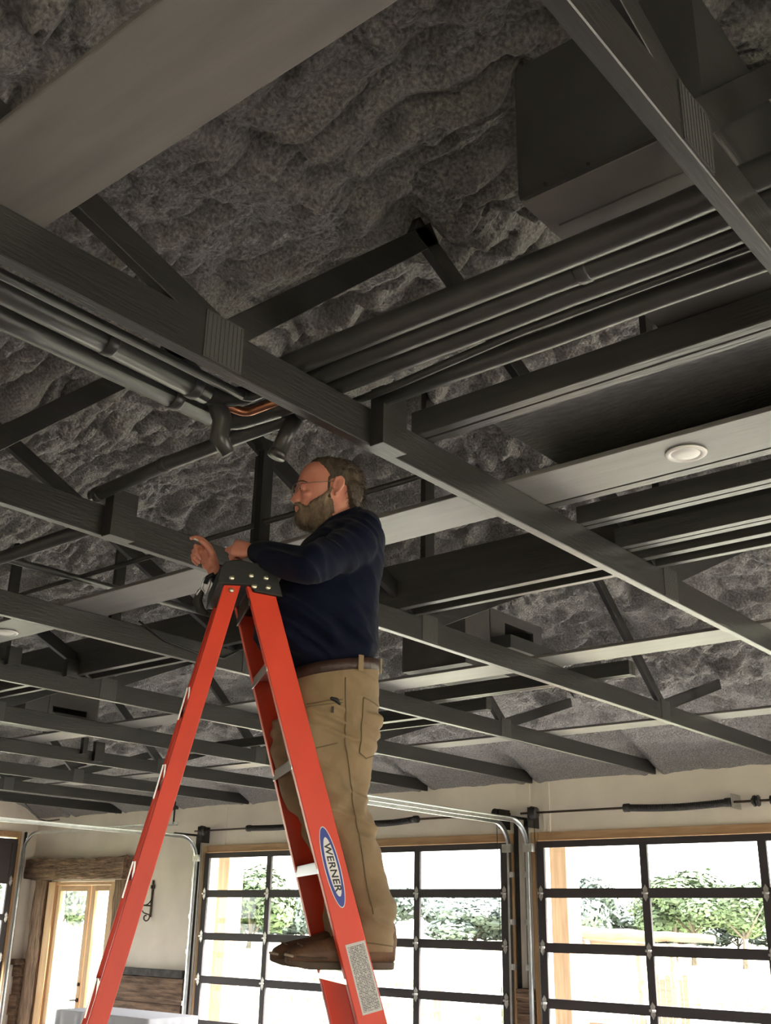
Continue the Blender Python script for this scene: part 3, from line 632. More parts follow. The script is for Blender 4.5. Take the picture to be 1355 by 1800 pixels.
trim(MB().box((-6.62, YW-0.012, 2.58), (-6.53, YW-0.0005, 3.12)), 'cream_wall', 'narrow cream batten above the right garage door', 0)
trim(MB().box((-12.0, YW-0.012, 2.58), (-11.9, YW-0.0005, 3.12)), 'cream_wall', 'narrow cream batten above the middle garage door', 0)
# hewn timber wainscot: planks as parts
def hewn(mb_name, a, b, m, parent, seed, amp=0.012, div=14):
    """a rough beam: box subdivided along its longest side with a noisy surface"""
    a = [min(p, q) for p, q in zip(a, b)]; b2 = [max(p, q) for p, q in zip(a, b)]
    ax = max(range(3), key=lambda i: b2[i]-a[i]); i, j = [q for q in range(3) if q != ax]
    rings = []
    for s in range(div+1):
        u = a[ax]+(b2[ax]-a[ax])*s/div; ring = []
        m_ = 3
        edge = [(0, t/m_) for t in range(m_)]+[(t/m_, 1) for t in range(m_)]+[(1, 1-t/m_) for t in range(m_)]+[(1-t/m_, 0) for t in range(m_)]
        for e0, e1 in edge:
            q = [0, 0, 0]; q[ax] = u; q[i] = a[i]+(b2[i]-a[i])*e0; q[j] = a[j]+(b2[j]-a[j])*e1
            nv = mnoise.noise_vector(Vector((q[0]*3.1+seed, q[1]*9, q[2]*3.1)))*amp+mnoise.noise_vector(Vector((q[0]*11+seed, q[1]*14, q[2]*11)))*amp*0.5
            if j == 1 and e1 == 1 or i == 1 and e0 == 1: nv = Vector((0, 0, 0))
            q[i] += nv[i]; q[j] += nv[j]; ring.append(tuple(q))
        rings.append(ring)
    return MB().loft(rings, smooth=False).build(mb_name, m, parent)
def wainscot(x0, x1, rows, lab):
    global k
    r = bpy.data.objects.new('trim_%d' % k, None); COL.objects.link(r); k += 1
    r.location = ((x0+x1)/2, YW, FLOOR+ZO); r['_o'] = [(x0+x1)/2, YW, FLOOR]; struct(r, lab)
    for n_, (z0, z1, m, d) in enumerate(rows): hewn('plank', (x0, YW-d, z0), (x1, YW-0.004, z1), m, r, n_*7.3+x0)
ROWS = ((FLOOR, 0.07, 'old_timber', 0.10), (0.075, 0.46, 'old_timber', 0.11), (0.465, 0.80, 'old_timber', 0.10), (0.81, 0.905, 'charred', 0.12))
wainscot(-13.96, -12.48, ROWS, 'hewn plank wainscot behind the table, charred top edge')
ROWS2 = ((FLOOR, 0.2, 'old_timber', 0.10), (0.205, 0.70, 'old_timber', 0.11), (0.705, 0.82, 'old_timber', 0.10), (0.825, 0.94, 'old_timber', 0.12))
wainscot(-6.97, -6.79, ROWS2, 'short strip of hewn wainscot between the garage doors')
wainscot(-16.60, -16.40, ((FLOOR, 0.1, 'old_timber', 0.12), (0.105, 0.4, 'old_timber', 0.15), (0.405, 0.66, 'old_timber', 0.12), (0.665, 0.84, 'old_timber', 0.15), (0.845, 0.93, 'old_timber', 0.2)), 'hewn wainscot end in the corner left of the French door')

# ------------------------------------------------------------------ French door with hewn surround
def simple(name, o, lab, cat): o.name = name; return tag(o, lab, cat)
simple('timber_lintel', hewn('timber_lintel', (-16.58, YW-0.18, 2.15), (-13.95, YW-0.002, 2.46), 'old_timber', None, 2.0, 0.035, 40), 'thick rough hewn timber lintel over the French door', 'beam')
simple('timber_post', hewn('timber_post', (-16.36, YW-0.10, FLOOR), (-16.04, YW-0.002, 2.13), 'old_timber_v', None, 5.0, 0.022, 30), 'rough hewn timber post left of the French door', 'post')
simple('timber_post', hewn('timber_post', (-14.25, YW-0.08, FLOOR), (-14.02, YW-0.002, 2.13), 'old_timber_v', None, 9.0, 0.02, 30), 'rough hewn timber post right of the French door', 'post')
r = bpy.data.objects.new('door_5', None); COL.objects.link(r); r.location = (-15.1, YW+0.06, 0); r['_o'] = [-15.1, YW+0.06, FLOOR]; struct(r, 'pine French door with two tall glass leaves')
for a in ((-16.02, -15.83), (-14.36, -14.22)): MB().box((a[0], YW-0.06, FLOOR), (a[1], YW+0.15, 2.11)).build('frame', 'pine', r, bevel=0.004)
MB().box((-15.83, YW-0.04, 2.06), (-14.36, YW+0.15, 2.11)).build('frame', 'pine_x', r, bevel=0.004)
for a, b in ((-15.82, -14.93), (-14.90, -14.37)):
    lf = MB()
    for p, q in ((a, a+0.10), (b-0.09, b)): MB().box((p, YW-0.02, FLOOR+0.02), (q, YW+0.03, 2.055)).build('leaf_stile', 'pine', r, bevel=0.003)
    MB().box((a+0.10, YW-0.02, 1.97), (b-0.09, YW+0.03, 2.055)).build('leaf_rail', 'pine_x', r, bevel=0.003)
    MB().box((a+0.10, YW-0.02, FLOOR+0.02), (b-0.09, YW+0.03, FLOOR+0.25)).build('leaf_rail', 'pine_x', r, bevel=0.003)
    MB().box((a+0.10, YW+0.003, FLOOR+0.25), (b-0.09, YW+0.008, 1.97)).build('pane', 'window_glass', r)
h = MB().tube([(-14.97, YW-0.02, 0.40), (-14.97, YW-0.03, 0.40)], 0.03, 12).build('handle', 'rust_iron', r)
MB().tube([(-14.97, YW-0.05, 0.40), (-15.10, YW-0.06, 0.39)], 0.011, 8, round_end=True).build('lever', 'rust_iron', h)
MB().tube([(-14.97, YW-0.02, 0.62), (-14.97, YW-0.04, 0.62)], 0.026, 12).build('deadbolt', 'rust_iron', r)

# scrolled iron wall bracket
t = thing('wall_bracket', 'scrolled wrought iron wall bracket right of the French door', 'bracket', (-13.45, YW, 1.55))
xb_ = -13.42; yb_ = YW-0.012
MB().box((xb_-0.016, YW-0.02, 1.60), (xb_+0.016, YW-0.002, 2.12)).build('back_bar', 'rust_iron', t)
MB().box((xb_-0.04, YW-0.02, 2.0), (xb_+0.04, YW-0.002, 2.05)).build('mount_plate', 'rust_iron', t)
def spiral(c, r0, r1, a0, a1, n=18): return [(xb_, c[0]+(r0+(r1-r0)*i/n)*math.cos(a0+(a1-a0)*i/n), c[1]+(r0+(r1-r0)*i/n)*math.sin(a0+(a1-a0)*i/n)) for i in range(n+1)]
MB().tube([(xb_, YW-0.02, 1.76), (xb_, YW-0.2, 1.765), (xb_, YW-0.34, 1.78)], 0.011, 8).build('arm', 'rust_iron', t)
MB().tube(spiral((YW-0.16, 1.88), 0.15, 0.11, 0.0, -1.7), 0.009, 8).build('brace_scroll', 'rust_iron', t)
MB().tube(spiral((YW-0.09, 1.60), 0.07, 0.02, 0.6, -5.0), 0.010, 8).build('lower_scroll', 'rust_iron', t)
MB().tube(spiral((YW-0.25, 1.70), 0.06, 0.02, 1.6, 6.6), 0.010, 8).build('outer_scroll', 'rust_iron', t)
MB().tube([(xb_, YW-0.02, 1.63), (xb_, YW-0.14, 1.66), (xb_, YW-0.25, 1.76)], 0.009, 8).build('strut', 'rust_iron', t)

# ------------------------------------------------------------------ table with a white cloth
t = thing('cloth_table', 'plain folding table hidden under the white cloth', 'table', (-11.9, 9.25, FLOOR))
tx0, tx1, ty0, ty1, tz = -12.75, -10.95, 8.95, 9.72, 0.48
for (x, y) in ((tx0+0.06, ty0+0.06), (tx1-0.06, ty0+0.06), (tx0+0.06, ty1-0.06), (tx1-0.06, ty1-0.06)):
    MB().tube([(x, y, FLOOR), (x, y, tz-0.03)], 0.018, 8).build('leg', 'dark_steel', t)
MB().box((tx0, ty0, tz-0.03), (tx1, ty1, tz-0.004)).build('tabletop', 'pale_wood', t)
per = []
N = 160; pl_ = 2*((tx1-tx0)+(ty1-ty0)); 
for i in range(N):
    s = pl_*i/N; a, b = tx1-tx0, ty1-ty0
    if s < a: p = (tx0+s, ty0)
    elif s < a+b: p = (tx1, ty0+s-a)
    elif s < 2*a+b: p = (tx1-(s-a-b), ty1)
    else: p = (tx0, ty1-(s-2*a-b))
    per.append(p)
cx_, cy_ = (tx0+tx1)/2, (ty0+ty1)/2
rings = []
for z, out, wv in ((tz+0.003, -0.012, 0), (tz+0.0015, 0.004, 0), (tz-0.015, 0.010, 0.002), (tz-0.12, 0.014, 0.008), (tz-0.4, 0.02, 0.02), (FLOOR+0.03, 0.03, 0.03)):
    ring = []
    for i, (x, y) in enumerate(per):
        dx = (x-cx_)/((tx1-tx0)/2); dy = (y-cy_)/((ty1-ty0)/2)
        nx_, ny_ = (1 if dx > 0.999 else -1 if dx < -0.999 else 0), (1 if dy > 0.999 else -1 if dy < -0.999 else 0)
        d = out+wv*math.sin(i*1.1+2*math.sin(i*0.37)); ring.append((x+nx_*d, y+ny_*d, z))
    rings.append(ring)
mb = MB(); mb.loft(rings, cap=False); mb.add(rings[0], [tuple(range(N))])
tag(mb.build('tablecloth', 'cloth_white'), 'long white cloth hanging to the floor over the table', 'tablecloth')
# ------------------------------------------------------------------ step ladder
AZ = 0.96; EV = Vector((math.cos(AZ), math.sin(AZ), 0)); NV = Vector((-math.sin(AZ), math.cos(AZ), 0)); Q0 = Vector((-2.441, 2.343, 0))
def W(e, n, z): return Q0+EV*e+NV*n+Vector((0, 0, z))
nn = lambda z: 0.046*(z-2.375)
nf = lambda z: 0.314-0.046*(z-2.375)
cL = lambda z: -0.065+0.305*(2.593-z)
rL = lambda z: -0.147-0.222*(2.617-z)
lad = thing('step_ladder', 'tall orange fibreglass step ladder with aluminium steps and black top cap', 'ladder', W(0, 0.157, FLOOR))
def rail_part(name, eL, wd, side, z0, z1, fl=0.032):
    rings = []
    for z in (z0, z1):
        e0 = eL(z); e1 = e0+wd; b = nn(z) if side < 0 else nf(z); s = 1 if side < 0 else -1; th = 0.005
        prof = [(e0, 0), (e1, 0), (e1, fl), (e1-th, fl), (e1-th, th), (e0+th, th), (e0+th, fl), (e0, fl)]
        rings.append([W(e, b+s*d, z) for e, d in prof])
    return MB().loft(rings, smooth=False).build(name, 'fibreglass', lad, bevel=0.0025, seg=2)
near_rail = rail_part('climbing_rail', cL, 0.090, -1, FLOOR+0.03, 2.66)
rail_part('climbing_rail', cL, 0.090, 1, FLOOR+0.03, 2.66)
rear_rail = rail_part('rear_rail', rL, 0.054, -1, FLOOR+0.03, 2.63, 0.028)
rail_part('rear_rail', rL, 0.054, 1, FLOOR+0.03, 2.63, 0.028)
def lbox(e0, e1, n0, n1, z0, z1):
    vs = [W(e, n, z) for z in (z0, z1) for (e, n) in ((e0, n0), (e1, n0), (e1, n1), (e0, n1))]
    return (vs, [(0,3,2,1),(4,5,6,7),(0,1,5,4),(1,2,6,5),(2,3,7,6),(3,0,4,7)])
for i in range(9):
    z = 2.375-0.305*i; e0, e1 = cL(z)+0.006, cL(z)+0.084; a, b = nn(z)+0.006, nf(z)-0.006
    st = MB(); st.add(*lbox(e0, e1, a, b, z-0.004, z)); st.add(*lbox(e0, e0+0.003, a, b, z-0.034, z)); st.add(*lbox(e1-0.003, e1, a, b, z-0.026, z))
    for q in range(5): st.add(*lbox(e0+0.008+q*0.014, e0+0.012+q*0.014, a, b, z, z+0.0015))
    so = st.build('step', 'aluminium', lad)
    for nn_, s in ((nn(z), -1), (nf(z), 1)):
        for e in (e0+0.016, e1-0.016): pass
for z in (2.24, 2.0, 1.72, 1.41, 0.9, 0.3):
    e = rL(z)+0.012; a, b = nn(z)+0.004, nf(z)-0.004
    MB().add(*lbox(e-0.002, e+0.022, a, b, z-0.012, z+0.012)).build('rear_brace', 'aluminium', lad)
    MB().add(*lbox(rL(z)-0.003, rL(z)+0.001, nn(z)+0.004, nn(z)+0.026, z-0.03, z+0.03)).build('brace_clip', 'hinge_zinc', lad)
    MB().bar(W(rL(z)-0.006, nn(z)+0.02, z+0.03), W(rL(z-0.09)-0.006, nn(z)+0.02, z-0.07), 0.010, 0.004).build('brace_strap', 'hinge_zinc', lad)
# top cap, gusset plate, rivets
prof = [(-0.170, 2.612), (-0.166, 2.668), (-0.150, 2.690), (-0.13, 2.697), (-0.105, 2.703), (-0.060, 2.695), (-0.02, 2.703), (0.005, 2.697), (0.018, 2.678), (0.046, 2.588), (-0.052, 2.598), (-0.062, 2.618)]
MB().prism([W(e, -0.004, z) for e, z in prof], NV*0.324).build('top_cap', 'cap_plastic', lad, bevel=0.005)
MB().add(*lbox(-0.062, -0.057, 0.02, 0.295, 2.555, 2.625)).build('gusset_plate', 'dark_steel', lad)
for e, z in ((-0.126, 2.637), (-0.063, 2.651), (-0.014, 2.648), (-0.051, 2.615), (-0.005, 2.616)):
    MB().tube([W(e, -0.004, z), W(e, -0.0065, z), W(e, -0.0085, z)], [0.0095, 0.009, 0.004], 14).build('rivet', 'rivet', lad)
MB().tube([W(-0.122, 0.009, 2.598), W(-0.122, 0.005, 2.598)], [0.009, 0.006], 12).build('rivet', 'rivet', lad)
for k_ in (0, 1):
    for side in (0, 1):
        z = FLOOR; e = (cL(z) if k_ else rL(z)); nb = nn(z) if side == 0 else nf(z)
        MB().add(*lbox(e-0.006, e+(0.096 if k_ else 0.06), nb-0.006-(0.03 if side else 0), nb+0.036-(0.03 if side else 0), z, z+0.07)).build('foot', 'cap_plastic', lad, bevel=0.006)
for side in (0, 1):
    z = 0.95; nb = (nn(z)+0.036) if side == 0 else (nf(z)-0.036)
    MB().bar(W(cL(z)+0.04, nb, z), W(rL(z)+0.03, nb, z-0.02), 0.004, 0.028).build('spreader', 'aluminium', lad)
# stickers on the near climbing rail: oval logo with lettering, instruction label
RD = Vector((0, 0, 0))+EV*0.305-Vector((0, 0, 1))-NV*0.046; RD.normalize()
AC = EV-RD*EV.dot(RD); AC.normalize(); OUT = RD.cross(AC); 
if OUT.dot(NV) > 0: OUT = -OUT
def on_rail(e, z): return W(e, nn(z), z)
oc = on_rail(0.236, 1.752)
def ellipse(c, a, b, off, th, name, m, par):
    n = 56; rings = [[c+RD*(a*math.cos(2*math.pi*j/n))+AC*(b*math.sin(2*math.pi*j/n))+OUT*(off+d) for j in range(n)] for d in (0, th)]
    return MB().loft(rings, smooth=False).build(name, m, par)
lg = ellipse(oc, 0.1215, 0.0248, 0.0003, 0.0004, 'oval_sticker', 'sticker_white', lad); lg['label'] = 'white edged blue oval logo sticker reading WERNER'
ellipse(oc, 0.1185, 0.0225, 0.0007, 0.0004, 'blue_oval', 'sticker_blue', lg)
ellipse(oc+AC*0.0005, 0.0885, 0.0158, 0.0011, 0.0004, 'white_oval', 'sticker_white', lg)
def text_mesh(txt, size):
    cu = bpy.data.curves.new('txt', 'FONT'); cu.body = txt; cu.size = size; cu.align_x = 'CENTER'; cu.align_y = 'CENTER'; cu.extrude = 0.0002; cu.offset = size*0.02; cu.shear = 0.18; cu.space_character = 1.06
    to = bpy.data.objects.new('txt', cu); COL.objects.link(to); bpy.context.view_layer.update()
    me = bpy.data.meshes.new_from_object(to.evaluated_get(bpy.context.evaluated_depsgraph_get())); bpy.data.objects.remove(to); return me
me = text_mesh('WERNER', 0.030); co = np.array([v.co for v in me.vertices]); wdt = co[:,0].max()-co[:,0].min()
sx = 0.142/wdt; o0 = Vector(lad['_o'])
for v in me.vertices:
    p = oc+RD*(v.co.x*sx)+AC*(v.co.y*0.95)+OUT*(0.0017+v.co.z); v.co = p-o0
me.materials.append(M['sticker_black']); ob = bpy.data.objects.new('lettering', me); COL.objects.link(ob); ob.parent = lg; ob['label'] = 'black slanted capitals reading WERNER'
cs = [on_rail(0.281, 1.533), on_rail(0.340, 1.548), on_rail(0.397, 1.360), on_rail(0.337, 1.345)]
mb = MB(); mb.add([c+OUT*0.0006 for c in cs], [(0, 1, 2, 3)])
lb = mb.build('instruction_label', 'label_print', lad); lb['label'] = 'pale instruction label full of fine print'
uv = lb.data.uv_layers.new(name='UVMap'); uvs = {0: (0, 1), 1: (1, 1), 2: (1, 0), 3: (0, 0)}
for lp in lb.data.loops: uv.data[lp.index].uv = uvs[lp.vertex_index]

# clip and cord bundle hanging at the back of the cap
t = thing('cord_bundle', 'black cord bundle with a metal spring clip hanging at the ladder top', 'cord', W(-0.19, 0.22, 2.58))
MB().tube([W(-0.175, 0.20, 2.705), W(-0.195, 0.20, 2.685), W(-0.20, 0.21, 2.655), W(-0.185, 0.22, 2.64), W(-0.178, 0.2, 2.66), W(-0.172, 0.19, 2.70)], 0.0045, 8).build('clip', 'galvanised', t)
MB().tube([W(-0.20, 0.22, 2.66), W(-0.212, 0.235, 2.64), W(-0.205, 0.25, 2.62), W(-0.19, 0.24, 2.63)], 0.0035, 8).build('clip_gate', 'galvanised', t)
MB().tube([W(-0.20, 0.24, 2.65), W(-0.208, 0.25, 2.62), W(-0.195, 0.255, 2.59), W(-0.178, 0.25, 2.58)], [0.012, 0.017, 0.017, 0.01], 10, round_end=True).build('bundle', 'cap_plastic', t)
MB().tube([W(-0.165, 0.18, 2.70), W(-0.185, 0.19, 2.69), W(-0.19, 0.2, 2.67)], 0.008, 8).build('cord', 'cap_plastic', t)
# ------------------------------------------------------------------ the man on the ladder
# local frame: e = towards his back, n = away from the camera, z up; he faces -e
NC = 0.165
man = thing('person', 'bearded man in glasses, navy long sleeved shirt and khaki trousers, standing on the ladder', 'person', W(0.30, NC, 1.462))
def ring(z, ef, eb, hw, nc=NC, c=None, p=2.3, tilt=0.0, n=40):
    """superellipse cross-section; tilt raises the back"""
    c = (ef+eb)/2 if c is None else c; out = []
    for j in range(n):
        a = 2*math.pi*j/n; ca, sa = math.cos(a), math.sin(a)
        x = math.copysign(abs(ca)**(2/p), ca); y = math.copysign(abs(sa)**(2/p), sa)
        e = c+x*((eb-c) if x > 0 else (c-ef)); out.append(W(e, nc+y*hw, z+tilt*(e-c)))
    return out
def remesh(mb, voxel, smooth=6, fac=0.5):
    me = mb.mesh('tmp'); ob = bpy.data.objects.new('tmp', me); COL.objects.link(ob)
    m1 = ob.modifiers.new('r', 'REMESH'); m1.mode = 'VOXEL'; m1.voxel_size = voxel
    if smooth: m2 = ob.modifiers.new('s', 'SMOOTH'); m2.iterations = smooth; m2.factor = fac
    bpy.context.view_layer.update()
    out = bpy.data.meshes.new_from_object(ob.evaluated_get(bpy.context.evaluated_depsgraph_get()))
    bpy.data.objects.remove(ob); return out
def finish(me, name, m, parent, fn=None):
    n = len(me.vertices); co = np.empty(n*3); me.vertices.foreach_get('co', co); co = co.reshape(-1, 3)
    if fn is not None:
        no = np.empty(n*3); me.vertices.foreach_get('normal', no); no = no.reshape(-1, 3); co = fn(co, no)
    me.vertices.foreach_set('co', (co-np.array(root_of(parent)['_o'])).ravel())
    me.polygons.foreach_set('use_smooth', np.ones(len(me.polygons), bool)); me.materials.clear(); me.materials.append(M[m]); me.update()
    me.name = name; o = bpy.data.objects.new(name, me); COL.objects.link(o); o.parent = parent; return o
def to_local(co):
    d = co-np.array(Q0); return d@np.array(EV), d@np.array(NV), co[:,2]
def n3(x, y, z, s):           # cheap smooth 3-D noise from two value-noise slices
    return 0.5*(vnoise(x+z*0.73, y+z*0.41, s)+vnoise(y-z*0.67, x*0.6+z*1.1, s+17))-0.5

# --- body: head, neck, trunk core, arms, hands, legs as one continuous surface
B = MB()
HEAD = [(3.160, .185, .262, .022), (3.152, .155, .292, .046), (3.134, .128, .314, .064), (3.108, .1135, .327, .0735), (3.082, .1075, .331, .0765), (3.058, .1045, .329, .077),
        (3.046, .1055, .327, .0765), (3.034, .113, .325, .0755), (3.016, .1135, .322, .074), (2.998, .1125, .316, .072), (2.98, .1115, .308, .070), (2.962, .1115, .298, .067), (2.944, .1145, .286, .063), (2.926, .123, .268, .056), (2.912, .140, .245, .046), (2.90, .165, .225, .03)]
B.loft([ring(z, f, b, w, c=.222, p=2.25) for z, f, b, w in HEAD])
B.loft([ring(z, f, b, w, p=2.1) for z, f, b, w in ((3.02, .215, .318, .055), (2.97, .205, .318, .058), (2.93, .20, .322, .061), (2.88, .19, .335, .066), (2.82, .18, .345, .075))])
# nose, brows, cheeks, lips, ears
B.loft([ring(3.047, .101, .125, .009), ring(3.030, .0955, .125, .0098), ring(3.014, .0905, .125, .0125), ring(3.002, .0855, .125, .0160), ring(2.993, .0875, .125, .0180), ring(2.987, .096, .125, .014)])
B.ball(W(.0915, NC, 3.0005), .0090); 
for s in (-1, 1):
    B.ball(W(.1025, NC+s*.0125, 2.9965), .0075)
    B.tube([W(.1045, NC+s*.014, 3.052), W(.106, NC+s*.033, 3.056), W(.123, NC+s*.054, 3.050)], [.006, .0065, .005], 8, round_end=True)
    B.ball(W(.137, NC+s*.041, 3.008), (.02, .02, .016))
    B.ball(W(.1225, NC+s*.032, 3.035), .0125); B.ball(W(.1190, NC+s*.032, 3.0435), (.0115, .0135, .0062)); B.ball(W(.1215, NC+s*.033, 3.0285), (.011, .0135, .005))
    nE = NC+s*.079
    B.tube([W(.221, nE, 3.050), W(.228, nE+s*.011, 3.069), W(.243, nE+s*.016, 3.073), W(.254, nE+s*.017, 3.060), W(.252, nE+s*.014, 3.040), W(.241, nE+s*.009, 3.020), W(.229, nE+s*.004, 3.010)], [.0045, .0050, .0055, .0055, .0055, .0062, .0075], 8, round_end=True)
    B.tube([W(.228, nE-s*.004, 3.056), W(.241, nE+s*.003, 3.046), W(.232, nE-s*.002, 3.024)], [.010, .011, .008], 8, round_end=True)
    B.ball(W(.239, nE+s*.006, 3.054), (.012, .009, .013))
    B.tube([W(.238, nE+s*.012, 3.060), W(.243, nE+s*.012, 3.044), W(.236, nE+s*.008, 3.030)], .0030, 6, round_end=True)
    B.tube([W(.219, nE-s*.001, 3.046), W(.219, nE+s*.004, 3.034)], .0055, 8, round_end=True)
B.tube([W(.1085, NC-.016, 2.9705), W(.1035, NC, 2.973), W(.1085, NC+.016, 2.9705)], [.004, .006, .004], 8, round_end=True)
B.tube([W(.110, NC-.014, 2.9635), W(.105, NC, 2.9625), W(.110, NC+.014, 2.9635)], [.004, .0065, .004], 8, round_end=True)
# trunk core
B.loft([ring(z, f, b, w) for z, f, b, w in ((2.90, .20, .35, .10), (2.84, .14, .385, .165), (2.72, .09, .385, .165), (2.6, .06, .375, .155), (2.50, .08, .37, .145), (2.42, .13, .36, .13), (2.34, .15, .36, .13), (2.26, .15, .37, .14), (2.18, .15, .36, .14))])
# arms
SH_N, EL_N, WR_N = W(.272, -.005, 2.79), W(.085, -.165, 2.655), W(-.048, .060, 2.756)
SH_F, EL_F, WR_F = W(.262, .335, 2.79), W(.06, .43, 2.63), W(-.150, .31, 2.752)
for a, b, c in ((SH_N, EL_N, WR_N), (SH_F, EL_F, WR_F)):
    B.tube([a, (a+b)/2, b], [.052, .045, .038], 14, round_end=True); B.tube([b, b.lerp(c, .35), c], [.038, .038, .027], 14, round_end=True)
# legs
for s, nc in ((0, .075), (1, .262)):
    B.tube([W(.245, nc, 2.25), W(.235, nc, 2.08), W(.275, nc, 1.93)], [.085, .07, .052], 14, round_end=True)
    B.tube([W(.275, nc, 1.93), W(.345, nc, 1.76), W(.385, nc, 1.54)], [.052, .048, .036], 14, round_end=True)
# hands
def hand(wrist, fwd, palm, side, curls, thumb, spread=.0205, L=1.0):
    """fwd: wrist to knuckles; palm: direction the palm faces; side: towards the thumb; curls: bend per finger"""
    f, p = V(fwd).normalized(), V(palm); p = (p-f*p.dot(f)).normalized(); s = f.cross(p)
    if s.dot(V(side)) < 0: s = -s
    kn = wrist+f*.088*L
    rings = []
    for u, hw, th in ((-.005, .024, .018), (.02, .030, .0185), (.05, .038, .018), (.08, .040, .0155), (.095, .036, .012)):
        c = wrist+f*u*L; rings.append([c+s*(hw*math.cos(2*math.pi*j/16))+p*(th*math.sin(2*math.pi*j/16)) for j in range(16)])
    B.loft(rings)
    B.ball(wrist+f*.035+s*.020+p*.009, .0175); B.ball(wrist+f*.035-s*.018+p*.008, .015)
    tips = []
    for i in range(4):
        base = kn+s*((1.5-i)*spread)-f*(.004*abs(i-1)); ln = (.043, .048, .045, .036)[i]*L; q = base; d = f.copy(); pts = [base-f*.02, base]; 
        for j, lm in enumerate((1.0, .66, .5)):
            c = curls[i][j]; d = (d*math.cos(c)+p*math.sin(c)).normalized(); pp = (p-d*p.dot(d)); 
            p2 = (-f*math.sin(0)+p); q = q+d*ln*lm; pts.append(q)
            # rotate the bending direction with the finger
            ax = s; R = Matrix.Rotation(0, 3, ax)
            p_loc = d.cross(s); p_loc = p_loc if p_loc.dot(p) > 0 or j else p_loc
            p, = (p,)
        # rebuild with a proper running bend about the side axis
        ang = 0; q = base; pts = [base-f*.02, base]
        for j, lm in enumerate((1.0, .66, .5)):
            ang += curls[i][j]; d = f*math.cos(ang)+p*math.sin(ang); q = q+d*ln*lm; pts.append(q)
        r0 = (.0092, .0095, .0090, .0080)[i]; B.tube(pts, [r0, r0*1.04, r0, r0*.93, r0*.8], 10, round_end=True); tips.append(q)
    a = wrist+f*.025+s*.022+p*.004
    tp = [a]; 
    for (cf, cs, cp) in thumb: tp.append(tp[-1]+(f*cf+s*cs+p*cp))
    B.tube(tp, [.0145, .0125, .0108, .0085][:len(tp)], 10, round_end=True); tips.append(tp[-1])
    return tips
# far (right) hand raised: palm towards his left and the camera, thumb and forefinger pinching
fw = (-EV*.50+Vector((0, 0, 1))*.86+NV*.02)
tipsF = hand(WR_F, fw, (-EV*.75-NV*.62-Vector((0, 0, 1))*.35), (EV*.55-NV*.75+Vector((0, 0, 1))*.3), ((.55, .75, .35), (1.25, 1.45, .7), (1.3, 1.5, .8), (1.35, 1.5, .8)), ((.030, .018, .012), (.030, .004, .014), (.024, -.006, .012)))
# near (left) hand: loose fist with the knuckles to the front, resting behind the cap
tipsN = hand(WR_N, (-EV*.93+NV*.22+Vector((0, 0, 1))*.16), (NV*.86-Vector((0, 0, 1))*.42-EV*.1), (Vector((0, 0, 1))*.9+NV*.3), ((1.1, 1.35, .7), (1.15, 1.4, .7), (1.2, 1.4, .7), (1.2, 1.4, .7)), ((.030, .012, .012), (.026, -.004, .014), (.018, -.008, .008)), L=.80)
bm_ = remesh(B, 0.0036, 4, 0.5)
finish(bm_, 'body', 'skin', man)

# --- eyes, glasses
for s in (-1, 1):
    ey = MB().ball(W(.1205, NC+s*.0315, 3.0360), .0112, 14, 10).build('eye', 'eye_white', man)
    MB().ball(W(.1110, NC+s*.0320, 3.0345), (.0042, .0042, .0046), 10, 8).build('iris', 'eye_dark', ey)
t = thing('eyeglasses', 'thin wire rimmed glasses worn by the man', 'glasses', W(.11, NC, 3.02))
for s in (-1, 1):
    c = W(.0935, NC+s*.0325, 3.0315); ax1 = NV*.024-EV*(-.004*s); ax1 = NV*.024+EV*(.007*s); ax2 = Vector((0, 0, .0165))-EV*.002
    rim = [c+ax1*math.copysign(abs(math.cos(a))**.8, math.cos(a))+ax2*math.copysign(abs(math.sin(a))**.8, math.sin(a)) for a in [2*math.pi*i/28 for i in range(29)]]
    MB().tube(rim, .0011, 6).build('rim', 'wire', t)
    lens = MB(); nl = ax1.cross(ax2).normalized()*.0008; lens.loft([[q+nl for q in rim[:-1]], [q-nl for q in rim[:-1]]], smooth=False); lens.build('lens', 'window_glass', t)
    MB().tube([c+ax1*s, W(.110, NC+s*.068, 3.040), W(.17, NC+s*.0795, 3.049), W(.232, NC+s*.084, 3.058), W(.247, NC+s*.087, 3.052)], .0014, 6).build('temple', 'wire', t)
MB().tube([W(.0930, NC-.0095, 3.036), W(.0885, NC, 3.040), W(.0930, NC+.0095, 3.036)], .0012, 6).build('bridge', 'wire', t)

# --- hair and beard with loose strands
def strands(points, length, r, down, spread):
    mb = MB()
    for p, nrm in points:
        d = (nrm*(1-down)+Vector((0, 0, -1))*down+Vector((random.uniform(-1, 1), random.uniform(-1, 1), random.uniform(-.6, .6)))*spread).normalized()
        l = length*random.uniform(.5, 1.3); d2 = (d+Vector((0, 0, -.5))).normalized()
        mb.tube([p-d*.004, p+d*l*.5, p+d*l*.5+d2*l*.5], [r, r*.8, r*.2], 3)
    return mb
HAIR = [(3.170, .195, .255, .022), (3.165, .166, .288, .044), (3.153, .148, .315, .062), (3.133, .152, .335, .0755), (3.106, .168, .345, .0825), (3.084, .186, .348, .0840), (3.070, .200, .348, .0835), (3.050, .258, .348, .081), (3.02, .266, .344, .0775), (2.995, .272, .338, .070), (2.978, .278, .332, .060), (2.965, .285, .326, .045)]
hm = MB().loft([ring(z, f, b, w, c=max(.222, f+.03), p=2.3) for z, f, b, w in HAIR])
hm.loft([ring(3.075, .193, .222, .0805, p=3), ring(3.05, .196, .216, .0795, p=3), ring(3.025, .198, .214, .0785, p=3), ring(2.995, .200, .222, .0765, p=3)])
hmm = remesh(hm, .004, 3)
